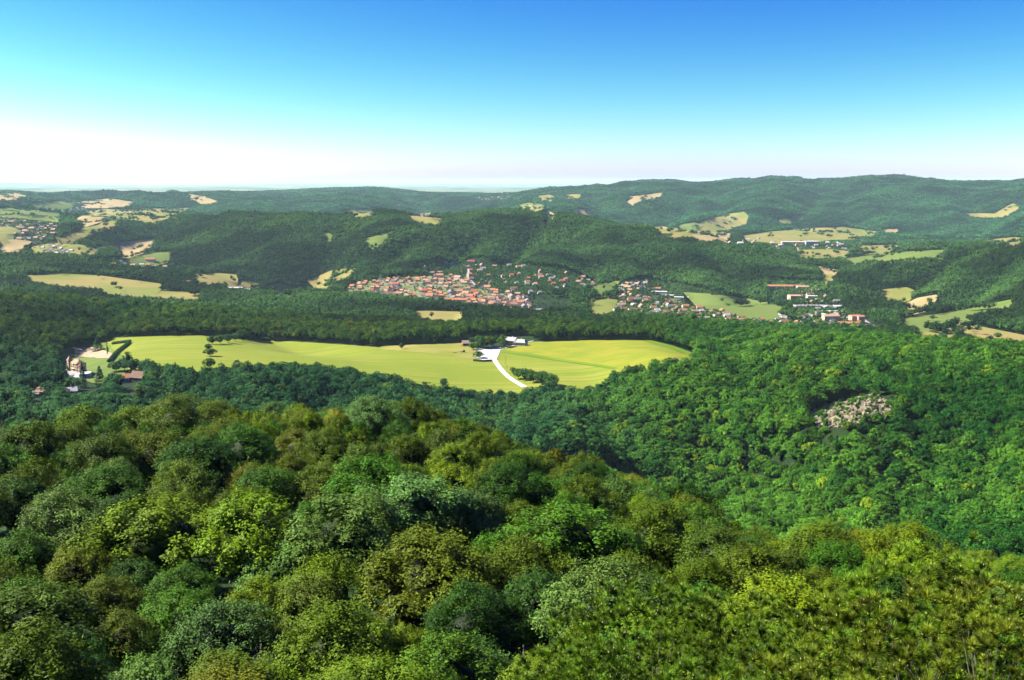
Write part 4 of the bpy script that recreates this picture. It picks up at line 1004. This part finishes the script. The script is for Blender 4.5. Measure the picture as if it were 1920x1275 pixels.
TOWN = [  # area phrase, outline, how many, colours, least gap
 ('in the dense lower village', [(645,543),(680,530),(700,524),(760,522),(850,516),(872,520),(885,536),(985,556),(988,572),(900,575),(820,566),(700,552),(650,552)], 200, dict(orange=5, salmon=4, red=1, brown=1), 10, R(-15)),
 ('in the brown-roofed quarter', [(912,560),(985,560),(1000,578),(930,580)], 34, dict(brown=6, grey=1, salmon=1), 11, R(20)),
 ('on the leafy upper village slope', [(785,500),(830,492),(880,490),(960,497),(1050,508),(1120,530),(1125,543),(1060,548),(1000,556),(890,536),(850,516),(800,519)], 62, dict(orange=4, salmon=3, brown=3, grey=2, red=1), 17, R(10)),
 ('in the hamlet beside the green paddock', [(1090,520),(1130,522),(1150,528),(1110,540),(1080,538)], 14, dict(salmon=2, brown=3, grey=2), 14, 0),
 ('on the terrace above the greenhouses', [(1155,540),(1180,528),(1212,528),(1220,540),(1175,552)], 22, dict(brown=1, salmon=3, grey=2), 12, R(-25)),
 ('in the right-hand village', [(1140,560),(1180,550),(1230,560),(1290,575),(1380,585),(1470,598),(1450,614),(1300,608),(1200,600),(1150,592)], 110, dict(orange=4, salmon=3, brown=2, grey=2, white=1, red=1), 14, R(15)),
 ('in the valley by the road', [(1450,590),(1520,585),(1600,600),(1640,622),(1540,620),(1460,612)], 40, dict(orange=2, grey=3, white=2, brown=2), 16, R(30)),
 ('round the works in the valley gap', [(1500,555),(1560,552),(1600,580),(1560,588),(1510,578)], 10, dict(salmon=2, grey=3, brown=1), 20, R(5)),
 ('along the lower village edge', [(655,556),(750,560),(880,572),(1000,586),(1060,583),(1060,588),(990,592),(880,580),(740,566),(660,562)], 26, dict(white=2, salmon=3, grey=2, brown=1), 22, R(-8)),
 ('in the cabin colony at left', [(72,464),(108,461),(135,472),(135,480),(95,478)], 30, dict(white=2, grey=4, brown=2, salmon=1), 13, R(-10)),
 ('in the far left town', [(-20,405),(50,412),(110,422),(100,440),(60,462),(35,474),(-20,474)], 60, dict(salmon=5, orange=2, brown=3, grey=2), 30, 0),
 ('on the far left plateau', [(60,397),(110,388),(215,387),(225,391),(150,394),(100,401)], 24, dict(salmon=2, white=2, grey=2), 35, 0),
 ('in the far right village', [(1340,452),(1420,449),(1500,452),(1600,458),(1590,470),(1520,476),(1440,466),(1370,460)], 46, dict(orange=2, salmon=3, white=2, grey=2), 30, 0),
 ('among the farms by the left valley', [(170,492),(225,488),(330,504),(330,512),(250,504)], 12, dict(salmon=2, orange=1, white=2), 25, 0),
 ('in the hazy hamlet behind the ridge', [(895,371),(955,369),(955,375),(905,377)], 16, dict(orange=2, salmon=3, white=1), 60, 0),
 ('in the right ridge\'s clearings', [(1060,365),(1110,372),(1120,400),(1075,405),(1050,390)], 9, dict(orange=1, salmon=2, white=1), 60, 0)]
g = random.Random(99); houses = []; used = []
for area, P, n, cols, gap, rot in TOWN:
    xs = [p[0] for p in P]; ys = [p[1] for p in P]; tries = 0; m = 0
    while m < n and tries < n * 30:
        tries += 1; px = g.uniform(min(xs), max(xs)); py = g.uniform(min(ys), max(ys))
        if not inpoly(np.array([px]), np.array([py]), P)[0]: continue
        x, y, z, d = unproj(px, py, 0, 1450)
        if any((x - u[0]) ** 2 + (y - u[1]) ** 2 < gap * gap for u in used): continue
        if any(inpoly(np.array([x]), np.array([y]), W)[0] for W in KEEP[-46:]): continue
        used.append((x, y)); m += 1
        roof = g.choices(list(cols), list(cols.values()))[0]; pr = g.choices(range(6), (4, 3, 2, 1.5, 2, 1 if d < 2900 else 0))[0]
        if 'cabin' in area: pr = 5
        wall = g.choices(('white', 'cream', 'pink', 'grey'), (6, 3, 1, .6))[0]
        houses.append([area, px, x, y, d, roof, pr, wall, rot + g.choice((0, 0, R(90))) + g.gauss(0, .12), g.uniform(.72, 1.05) * (1 if d < 2700 else 1.15)])
houses.sort(key=lambda h: h[4]); far_h = houses[300:]; houses = houses[:300]; houses.sort(key=lambda h: h[1])
print('houses', len(houses), len(far_h))
cnt = {}
for h in houses: cnt.setdefault((h[0], h[5]), []).append(h)
for (area, roof), L in cnt.items():
    for k, h in enumerate(L):
        o = house_at(h[2], h[3], h[8], h[6], h[7], roof, h[9])
        lab = '%s house, %s %s-roofed one from the left %s' % (PROTO_SZ[h[6]], ordinal(k + 1), roof, area) if len(L) > 1 else '%s house with the only %s roof %s' % (PROTO_SZ[h[6]], roof, area)
        tag(o, lab, 'house', 'houses ' + area)
far = {}
for h in far_h:    # beyond the 300 nearest: one mass
    wm, rm = PROTO[h[6]]; z = float(zxy(h[2], h[3])); M = Matrix.Translation((h[2], h[3], z)) @ Matrix.Rotation(h[8], 4, 'Z') @ Matrix.Scale(h[9], 4)
    for me, mt in ((wm, WALL_C[h[7]]), (rm, ROOF_C[h[5]])): far.setdefault(mt.name, (mt, []))[1].append((me, M))
V = []; F = []; mi = []; mats_ = []
for q, (mt, L) in enumerate(far.values()):
    mats_.append(mt)
    for me, M in L:
        o_ = len(V); V += [tuple(M @ v.co) for v in me.vertices]
        for p in me.polygons: F.append([i + o_ for i in p.vertices]); mi.append(q)
me = bpy.data.meshes.new('distant_houses'); me.from_pydata(V, [], F)
for m_ in mats_: me.materials.append(m_)
me.polygons.foreach_set('material_index', mi); me.update()
tag(link(bpy.data.objects.new('distant_houses', me)), 'tiny pale and orange-roofed houses of the far towns and hamlets', 'houses', kind='stuff')

def big(px, py, l_, w_, h_, rise, wall, roof, rz, lab, name='hall', hip=0.0, dmin=1450, windows=0, cat='building'):
    x, y, z, d = unproj(px, py, 0, dmin); o = empty(name, (x, y, z), rz); tag(o, lab, cat)
    wm, rm = gable_meshes(w_, l_, h_, rise, hip, over=.4)
    for nm, me, mt in (('wall', wm, WALL_C[wall]), ('roof', rm, ROOF_C[roof])):
        me.materials[0] = mt; c = link(bpy.data.objects.new(nm, me), o)
    for k in range(windows):
        wn = bpy.data.objects.new('window', WINM); link(wn, o); wn.location = (-l_ / 2 + (k + .5) * l_ / windows, -w_ / 2 - .03, h_ * .45); wn.scale = (l_ / windows * .5, 1, 1)
    return o
for a_ in [(865,566,75,11,5,3.5,'cream','orange',R(-6),'long terrace with an unbroken orange roof in the lower village','terrace'),
 (975,587,60,24,6,2,'white','white',R(-4),'long white flat-roofed hall at the foot of the village','hall'),
 (1005,585,40,16,5,2,'white','grey',R(6),'pale grey hall right of the long white hall','hall'),
 (672,556,28,12,6,2.5,'white','grey',R(-6),'leftmost white apartment block at the lower village edge','block'),
 (692,559,26,12,6,2.5,'cream','grey',R(-6),'second pale apartment block at the lower village edge','block'),
 (712,560,30,13,6,2,'white','white',R(4),'bright white block at the lower village edge','block'),
 (735,558,34,13,6,4,'cream','brown',R(4),'brown-roofed apartment block at the right end of the edge row','block'),
 (1228,549,62,9,3.5,1.6,'white','white',R(-14),'leftmost of the long white greenhouses','greenhouse'),
 (1252,556,40,9,3.5,1.6,'white','white',R(-10),'middle one of the long white greenhouses','greenhouse'),
 (1285,560,55,9,3.5,1.6,'white','white',R(-14),'rightmost of the long white greenhouses','greenhouse'),
 (1230,544,24,10,5,3,'cream','orange',R(-10),'orange-roofed barn behind the left greenhouse','barn'),
 (1474,540,95,14,5,3.5,'cream','orange',R(-3),'barrack-long building with an orange roof in the valley gap','barn'),
 (1505,541,30,16,5,2.5,'white','salmon',R(-3),'low pink-roofed wing right of the barrack-long building','barn'),
 (1498,560,48,30,8,1.2,'cream','salmon',R(0),'wide flat cream factory hall below the poplar row','factory'),
 (1522,561,22,16,8,1,'white','white',R(0),'small white office block right of the cream factory hall','office'),
 (1522,577,70,26,5,1.2,'white','grey',R(0),'low supermarket hall with a grey roof in the valley','hall'),
 (1560,578,46,24,5,1.2,'white','white',R(10),'white storage hall right of the supermarket hall','hall'),
 (1560,587,50,14,4,1.2,'white','white',R(-4),'narrow white shed in front of the storage hall','hall'),
 (1557,604,30,14,12,3,'cream','salmon',R(8),'tall cream apartment block by the valley road','block'),
 (1602,606,18,16,14,2,'pink','orange',R(8),'left one of the two tall brick-orange blocks by the road','block'),
 (1612,607,12,14,14,2,'pink','orange',R(8),'narrow right one of the two tall brick-orange blocks','block'),
 (1614,617,36,12,5,3,'white','orange',R(2),'long orange-roofed building at the head of the valley road','block'),
 (1590,611,40,11,5,3,'cream','orange',R(-6),'orange-roofed row house left of the brick-orange blocks','terrace'),
 (335,536,62,30,7,6,'cream','salmon',R(6),'large farmhouse with a wide pink roof in the left valley','farmhouse'),
 (271,508,70,22,6,4,'white','salmon',R(-8),'pink-roofed estate building among the left valley trees','farmhouse'),
 (285,511,40,20,5,3,'white','salmon',R(-20),'lower wing beside the pink-roofed estate building','farmhouse'),
 (282,490,30,16,7,5,'white','orange',R(10),'small orange-roofed manor below the green field','manor'),
 (438,544,50,22,7,1.2,'white','white',R(0),'leftmost white industrial hall on the left plain','hall'),
 (455,546,40,20,6,1.2,'white','white',R(0),'middle white industrial hall on the left plain','hall'),
 (472,549,52,20,6,1.2,'white','grey',R(0),'grey-roofed industrial hall on the left plain','hall'),
 (533,552,22,12,5,4,'white','red',R(0),'red-roofed house right of the industrial halls','house'),
 (1493,460,120,22,14,2,'cream','white',R(0),'long pale institution building in the far right village','institution'),
 (1521,461,50,26,18,2,'white','white',R(0),'white block at the right end of the pale institution','institution')]:
    big(*a_)
pg = 'tall slim poplars in the row behind the factory hall'
for k in range(11):
    lone(1468 + k * 6.3, 554, 21, 4.5, (.05, .10, .02), '%s tall slim poplar from the left in the valley row' % ordinal(k + 1), conif=True, dmin=1450, group=pg)
tz = [(230,397),(238,398),(246,396),(252,396),(258,398),(285,396),(290,398),(264,403),(305,398),(312,397),(190,399),(175,398)]
for k, (px, py) in enumerate(sorted(tz)):
    lone(px, py, 18, 24, (.018, .05, .022), '%s solitary tree from the left on the wide dotted pasture' % ordinal(k + 1), dmin=1450, group='solitary trees on the dotted pasture')

# ---- houses of the gardens at the far left
for px, py, pr, wl, rf, rz, lab in [(240,716,0,'white','orange',R(15),'white house with an orange gable left of the dark timber house'),
    (80,743,1,'cream','salmon',R(10),'cream house with a pink pyramid roof among garden trees'),
    (66,744,5,'white','grey',R(5),'small grey-roofed cabin left of the pink pyramid roof'),
    (47,716,0,'white','grey',R(70),'grey gabled house under the wide green tree'),
    (73,684,5,'white','white',R(-5),'low white-roofed shed left of the villa'),
    (130,741,2,'white','white',R(25),'long white roof just above the crest of woodland'),
    (2,716,2,'cream','salmon',R(0),'flat pinkish building cut by the left edge'),
    (300,711,5,'white','white',R(10),'small white-roofed cabin hidden in trees right of the villa'),
    (2,815,1,'cream','salmon',R(0),'cream house with a salmon roof low at the left edge')]:
    x, y, z, d = unproj(px, py, 0, 400)
    tag(house_at(x, y, rz, pr, wl, rf, .9, True), lab, 'house', 'garden houses at the far left')

# dark timber house beside the orange gable
x, y, z, d = unproj(262, 715, 0, 500); o = empty('timber_house', (x, y, z), R(-20)); tag(o, 'big dark timber house with a brown gable roof', 'house')
wm, rm = gable_meshes(10, 14, 4.5, 5); wm.materials[0] = TIMBER; rm.materials[0] = ROOF_C['brown']
link(bpy.data.objects.new('wall', wm), o); link(bpy.data.objects.new('roof', rm), o)
for k in (-1, 0, 1):
    wn = bpy.data.objects.new('window', WINM); link(wn, o); wn.location = (-7.04, k * 2.4, 1.8); wn.rotation_euler = (0, 0, R(90)); wn.scale = (1.2, 1, 1.2)

# ---- the yellow villa with its corner tower and terraces
x, y, z, d = unproj(147, 701, 0, 500); o = empty('villa', (x, y, z + 3.5), R(-42), .82); tag(o, 'cream and yellow villa with a pointed corner tower above white terraces', 'villa')
B = MB().box(-9, 9, -5.5, 6, -4, 9.5); B.obj('wall', mat('ivory_render', (.78, .70, .50), noise=.6, amount=.08), o)
MB().box(-13, -8.5, -7, -2, -4, 11.5).obj('tower', WALL_C['cream'], o)
tr = MB().add([(-13.6, -7.6, 11.5), (-7.9, -7.6, 11.5), (-7.9, -1.4, 11.5), (-13.6, -1.4, 11.5), (-10.75, -4.5, 17.2)], [(0, 1, 4), (1, 2, 4), (2, 3, 4), (3, 0, 4), (3, 2, 1, 0)]).obj('tower_roof', ROOF_C['salmon'], o)
MB().cyl(-10.75, -4.5, 17.1, 18.6, .12, .04, 6).obj('finial', TIMBER, tr)
rf = MB().add([(-9.6, -6.2, 9.5), (9.6, -6.2, 9.5), (9.6, 6.6, 9.5), (-9.6, 6.6, 9.5), (-5, 0, 13.2), (5, 0, 13.2)], [(0, 1, 5, 4), (1, 2, 5), (2, 3, 4, 5), (3, 0, 4), (3, 2, 1, 0)]).obj('roof', ROOF_C['salmon'], o)
MB().box(-1, 0.2, 1, 2.2, 11, 15).obj('chimney', WHITE, rf); MB().box(4, 5, -1, 0, 11, 14.4).obj('chimney', WHITE, rf)
MB().box(-2.2, 2.2, -6.4, -5.2, 8.0, 9.6).obj('dormer', WHITE, rf)
for px0 in (-7.6, 4.2): MB().box(px0, px0 + 2.6, -5.75, -5.5, .6, 8.8).obj('yellow_panel', YEL, o)
for zz in (1.2, 4.2, 7.0):
    for xx in (-3.6, -1.2, 1.2, 3.0, 7.6):
        f = MB().box(xx - .6, xx + .6, -5.62, -5.503, zz, zz + 1.6).obj('window', GLASS, o)
    MB().box(-11.5, -10.2, -7.12, -7.003, zz, zz + 1.6).obj('window', GLASS, o)
MB().box(-4.5, 4.2, -7.4, -5.5, 3.3, 3.5).obj('balcony', WHITE, o)
MB().box(9, 15, -5, 3, -4, 7.5).obj('wing', WALL_C['pink'], o)
MB().add([(8.9, -5.6, 7.5), (15.6, -5.6, 7.5), (15.6, 3.6, 7.5), (8.9, 3.6, 7.5), (12, -1, 10)], [(0, 1, 4), (1, 2, 4), (2, 3, 4), (3, 0, 4), (3, 2, 1, 0)]).obj('wing_roof', ROOF_C['brown'], o)
for xx in (10.5, 13.2):
    for zz in (1.2, 4.4): MB().box(xx - .6, xx + .6, -5.12, -5.003, zz, zz + 1.6).obj('window', GLASS, o)
MB().box(-13, 30, -10.5, -10, -6, .4).obj('terrace_wall', WHITE, o)
MB().box(-13, 30, -10, -5.6, -6, -.2).obj('terrace', WALL_C['grey'], o)
MB().box(6, 26, -17, -16.5, -9, -2.6).obj('terrace_wall', WHITE, o)
MB().box(6, 26, -16.5, -10.6, -9, -3.2).obj('terrace', WHITE, o)
for k in range(9): MB().box(7 + k * 2.1, 7.9 + k * 2.1, -17.1, -17.003, -7.6, -3.6).obj('wall_niche', BLUEW, o)
p = MB().cyl(33, -7, -6, 1.8, 6.2, 6.2, 20).obj('round_pool', BLUEW, o)
MB().cyl(33, -7, 1.8, 2.2, 6.5, 6.5, 20).obj('pool_rim', WHITE, p)
MB().box(17, 28, -4, 4, -4, 1.2).obj('garden_pavilion', WHITE, o)
# spoil heap behind the villa
x, y, z, d = unproj(168, 657, 0, 500); gg = np.random.default_rng(5); hv = []
for r_ in range(6):
    for a_ in range(14): hv.append((math.cos(a_ * .4488) * (6.5 - r_ * 1.25) * gg.uniform(.85, 1.15), math.sin(a_ * .4488) * (5 - r_ * .95) * gg.uniform(.85, 1.15), r_ * .62 * gg.uniform(.85, 1.1) - .2))
hf = [(r_ * 14 + a_, r_ * 14 + (a_ + 1) % 14, (r_ + 1) * 14 + (a_ + 1) % 14, (r_ + 1) * 14 + a_) for r_ in range(5) for a_ in range(14)] + [tuple(range(70, 84))]
hp = MB().add(hv, hf).obj('spoil_heap', mat('brown_spoil', (.34, .22, .13), noise=.6)); hp.location = (x, y, z); tag(hp, 'brown heap of dug earth on the bare ground behind the villa', 'earth heap')

# ---- inn and barn by the car park
x, y, z, d = unproj(956, 647, 0, 600); o = empty('inn', (x, y, z), R(-22)); tag(o, 'white country inn with pale grey roofs and a timber balcony behind the car park', 'inn')
GR = mat('pale_grey_roof', (.55, .56, .54), noise=.5, amount=.1)
wm, rm = gable_meshes(11, 17, 7, 3.4, over=.9); rm.materials[0] = GR; link(bpy.data.objects.new('wall', wm), o); r1 = link(bpy.data.objects.new('roof', rm), o)
MB().box(3, 4, .5, 1.5, 9, 11.6).obj('chimney', WHITE, r1)
wm, rm = gable_meshes(11, 15, 5.5, 3.0, hip=.4, over=.8); rm.materials[0] = GR
for nm, me in (('wing_wall', wm), ('wing_roof', rm)):
    c = link(bpy.data.objects.new(nm, me), o); c.location = (15.4, -1, 0)
MB().box(.2, 1.1, 0, .9, 7.6, 10.2).obj('chimney', WHITE, c)
MB().box(-4, 8.2, -7.3, -5.52, 3.0, 3.3).obj('balcony', TIMBER, o)
for k in range(6): MB().box(-4 + k * 2.4, -3.8 + k * 2.4, -7.3, -7.1, 0, 6.2).obj('balcony_post', TIMBER, o)
for k in range(7):
    for zz in (1, 4.2):
        MB().box(-7.6 + k * 2.4, -6.4 + k * 2.4, -5.62, -5.503, zz, zz + 1.4).obj('window', GLASS, o)
for k in range(6): MB().box(9 + k * 2.3, 10.2 + k * 2.3, -6.62, -6.503, 1.6, 3.4).obj('window', GLASS, o)
x, y, z, d = unproj(882, 648, 0, 600); o = empty('barn', (x, y, z), R(4)); tag(o, 'low barn with a grey-brown roof left of the car park trees', 'barn')
wm, rm = gable_meshes(9, 20, 4, 2.8, over=.9); rm.materials[0] = mat('weathered_roof', (.30, .26, .20), noise=.7); wm.materials[0] = mat('barn_wall', (.34, .28, .20), noise=1)
link(bpy.data.objects.new('wall', wm), o); link(bpy.data.objects.new('roof', rm), o)
for k in range(5): MB().box(-8.4 + k * 4, -6 + k * 4, -4.6, -4.503, .3, 2.9).obj('door', TIMBER, o)
x, y, z, d = unproj(867, 649.5, 0, 600); o = empty('play_frame', (x, y, z), R(20)); tag(o, 'orange and yellow climbing frame left of the barn', 'play frame')
ORG = mat('orange_wood', (.70, .36, .10), noise=1)
for sx in (-1.6, 1.6):
    for sy in (-1.4, 1.4): MB().bar((sx, sy, -.2), (sx * .9, sy * .9, 3.6), .16, .14).obj('post', ORG, o)
MB().box(-1.8, 1.8, -1.6, 1.6, 1.7, 1.9).obj('platform', ORG, o); MB().add([(-2, -1.8, 3.6), (2, -1.8, 3.6), (2, 1.8, 3.6), (-2, 1.8, 3.6), (0, 0, 5)], [(0, 1, 4), (1, 2, 4), (2, 3, 4), (3, 0, 4), (3, 2, 1, 0)]).obj('roof', ORG, o)
MB().add([(1.8, -.7, 1.9), (1.8, .7, 1.9), (5.2, .7, .1), (5.2, -.7, .1), (1.8, -.7, 1.7), (1.8, .7, 1.7), (5.2, .7, -.1), (5.2, -.7, -.1)], [(0, 3, 2, 1), (4, 5, 6, 7), (0, 1, 5, 4), (2, 3, 7, 6), (0, 4, 7, 3), (1, 2, 6, 5)]).obj('slide', YEL, o)
# dark cart with logs, parked cars
x, y, z, d = unproj(868, 661, 0, 600); o = empty('hay_cart', (x, y, z), R(-3)); tag(o, 'dark loaded cart standing in the dry grass', 'cart')
DK = mat('dark_metal', (.03, .025, .02), rough=.6)
MB().box(-3, 2.6, -1.1, 1.1, .9, 1.3).obj('bed', DK, o); MB().box(.2, 2.5, -1, 1, 1.3, 3.0).obj('load', TIMBER, o); MB().bar((-3, 0, 1), (-7, 0, .5), .12, .1).obj('drawbar', DK, o)
for sx in (-2, 1.8):
    for sy in (-1.2, 1.2): MB().bar((sx, sy - .12, .5), (sx, sy + .12, .5), .55, .55, 10).obj('wheel', DK, o)
x, y, z, d = unproj(853, 662, 0, 600); o = MB().bar((-2.6, 0, .45), (2.6, 0, .45), .5, .45, 9).obj('log', TIMBER); o.location = (x, y, z); tag(o, 'dark log lying in the grass left of the loaded cart', 'log')
def car(px, py, rz, c, lab):
    x, y, z, d = unproj(px, py, 0, 600); o = empty('parked_car', (x, y, z + .6), rz); tag(o, lab, 'car', 'cars parked by the inn')
    prof = [(-2.1, .35), (-2.1, .85), (-1.5, .95), (-.9, 1.45), (.7, 1.45), (1.3, .95), (2.1, .85), (2.1, .35)]; m = MB(); n = len(prof)
    V = [(a_, -.85 if b_ < 1 else -.7, b_) for a_, b_ in prof] + [(a_, .85 if b_ < 1 else .7, b_) for a_, b_ in prof]
    m.add(V, [(i, (i + 1) % n, n + (i + 1) % n, n + i) for i in range(n)] + [tuple(range(n - 1, -1, -1)), tuple(range(n, 2 * n))]).obj('body', mat('car_paint', c, rough=.3, spec=.5), o)
    for sy in (-.82, .82): MB().box(-1.1, .9, sy - .03, sy + .03, .98, 1.32).obj('window', GLASS, o)
    for sx in (-1.35, 1.35):
        for sy in (-.8, .8): MB().bar((sx, sy - .1, .33), (sx, sy + .1, .33), .33, .33, 10).obj('wheel', DK, o)
car(893, 659, R(10), (.7, .7, .7), 'silver car at the upper left corner of the car park')
car(906.5, 673, R(60), (.04, .04, .06), 'dark car standing alone near the bottom of the car park')
car(888, 669, R(-20), (.75, .75, .75), 'white car on the grass left of the car park')
car(926, 650, R(5), (.7, .68, .66), 'pale car in the shade in front of the inn trees')
for k, (px, py) in enumerate(((948, 683), (951, 700), (956, 713))):
    x, y, z, d = unproj(px, py, 0, 600); o = empty('utility_pole', (x, y, z)); tag(o, ('top', 'middle', 'bottom')[k] + ' one of the three thin wooden poles along the white drive', 'pole', 'poles along the drive')
    MB().cyl(0, 0, -.3, 8.5, .16, .10, 6).obj('pole', BARK, o); MB().box(-.9, .9, -.06, .06, 7.9, 8.1).obj('crossarm', BARK, o)

# ------------------------------------------------------------------ cliff and rocks
ROCK = bpy.data.materials.new('limestone'); ROCK.use_nodes = True; t = ROCK.node_tree; b = t.nodes['Principled BSDF']; b.inputs['Roughness'].default_value = .95
gp = N(t, 'ShaderNodeNewGeometry'); mp = N(t, 'ShaderNodeMapping'); mp.inputs['Scale'].default_value = (1, 1, .35); nz = N(t, 'ShaderNodeTexNoise'); nz.inputs['Scale'].default_value = .5; nz.inputs['Detail'].default_value = 8; nz.inputs['Roughness'].default_value = .7
t.links.new(gp.outputs['Position'], mp.inputs[0]); t.links.new(mp.outputs[0], nz.inputs['Vector'])
cr = N(t, 'ShaderNodeValToRGB'); E = cr.color_ramp.elements; E[0].position = .36; E[0].color = (.035, .04, .022, 1); E[1].position = .7; E[1].color = (.25, .215, .16, 1); e_ = E.new(.52); e_.color = (.15, .115, .07, 1)
t.links.new(nz.outputs[0], cr.inputs[0]); t.links.new(cr.outputs[0], b.inputs['Base Color'])
bp = N(t, 'ShaderNodeBump'); bp.inputs['Strength'].default_value = .8; bp.inputs['Distance'].default_value = .6; t.links.new(nz.outputs[0], bp.inputs['Height']); t.links.new(bp.outputs[0], b.inputs['Normal'])
def rock_mesh(seed, mt=ROCK):
    g = np.random.default_rng(seed); V = []; F = []; n = 9; m = 7
    for r_ in range(m):
        f = r_ / (m - 1); rad = (1 - f ** 3.2) * .75 + .28
        for a_ in range(n):
            th = a_ / n * 6.283 + f * .5; q = rad * (1 + .35 * math.sin(a_ * 2.1 + seed) * .5 + g.normal(0, .16))
            V.append((q * math.cos(th) + f * .2 * math.sin(seed), q * math.sin(th) * .8, f * 2.2 + g.normal(0, .06)))
    for r_ in range(m - 1):
        for a_ in range(n): F.append((r_ * n + a_, r_ * n + (a_ + 1) % n, (r_ + 1) * n + (a_ + 1) % n, (r_ + 1) * n + a_))
    F.append(tuple(range((m - 1) * n, m * n)))
    return MB().add(V, F).mesh('rock', mt)
RM = [rock_mesh(s) for s in range(6)]
x0, y0, z0_, d0_ = unproj(1600, 780, 0, 300)
cl = empty('rock_cliff', (x0, y0, z0_)); tag(cl, 'pale broken limestone cliff breaking out of the right-hand wooded slope', 'cliff')
gr = random.Random(4); nrock = 0; rows_ = []
for px in np.arange(1503, 1684, 3.9):
    for py in np.arange(738, 806, 5.2):
        qx = px + gr.uniform(-2.5, 2.5); qy = py + gr.uniform(-2.5, 2.5)
        if not inpoly(np.array([qx]), np.array([qy]), CLIFF_PX)[0]: continue
        dens = (.35 if qx < 1545 else .85) - .9 * max(0, float(fbm(np.array([qx / 14]), np.array([qy / 9]), 71, 2)[0]))
        if gr.random() > dens: continue
        x, y, z, d = unproj(qx, qy, 0, 300)
        c = bpy.data.objects.new('rock', gr.choice(RM)); link(c, cl); s = gr.uniform(.9, 1.9)
        c.location = (x - x0, y - y0, z - z0_ - 1.2); c.scale = (s * gr.uniform(.8, 1.3), s, s * gr.uniform(.7, 1.25)); c.rotation_euler = (gr.uniform(-.2, .25), gr.uniform(-.2, .2), gr.uniform(0, 6.28)); nrock += 1
print('rocks', nrock)
# bare rock face the stones stand on
W = CLIFF_W
drape('cliff_ground', W, ROCK, .35, 'bare rock ground under the limestone cliff', 'rock', keep=False, cell=3)
sc_ = 'sandy outcrops in the right-hand wood'
OL = ['upper left ochre boulder of the outcrop in the right-hand wood', 'largest ochre boulder of the outcrop in the right-hand wood', 'lowest ochre boulder of the outcrop in the right-hand wood',
  'ochre boulder at the right of the outcrop in the right-hand wood', 'small ochre rock above the outcrop in the right-hand wood', 'pale rock to the far right of the wood outcrop',
  'flat pale rock low in the right-hand wood', 'tall pale rock low in the right-hand wood', 'lone ochre rock left of the limestone cliff',
  'left one of two thin pale rock needles on the gorge side', 'right one of two thin pale rock needles on the gorge side']
OCR = mat('ochre_rock', (.62, .44, .26), noise=.9)
for k, ((px, py, s), lab) in enumerate(zip(OUTC, OL)):
    x, y, z, d = unproj(px, py, 0, 300); tl = k >= 9
    me = RM[k % 6].copy(); me.materials[0] = OCR; s *= .8
    c = link(bpy.data.objects.new('rock_outcrop', me)); c.location = (x, y, z - 1); c.scale = (s * (.4 if tl else 1), s * (.4 if tl else 1), s * (1.5 if tl else .8)); c.rotation_euler = (0, 0, k); tag(c, lab, 'rock', sc_)

# ------------------------------------------------------------------ haze
hz = MB().box(-66000, 66000, -66000, 66000, -420, 80).mesh('haze')
hm = bpy.data.materials.new('pale_haze'); hm.use_nodes = True; t = hm.node_tree; t.nodes.remove(t.nodes['Principled BSDF'])
pv = N(t, 'ShaderNodeVolumePrincipled'); pv.inputs['Color'].default_value = (.62, .92, 1, 1); pv.inputs['Density'].default_value = 1.8e-5; pv.inputs['Anisotropy'].default_value = .0
t.links.new(pv.outputs[0], t.nodes['Material Output'].inputs['Volume']); hz.materials.append(hm)
ho = link(bpy.data.objects.new('haze', hz)); tag(ho, 'thin blue summer haze lying over the hills', 'haze', kind='stuff')
print('objects', len(bpy.data.objects))
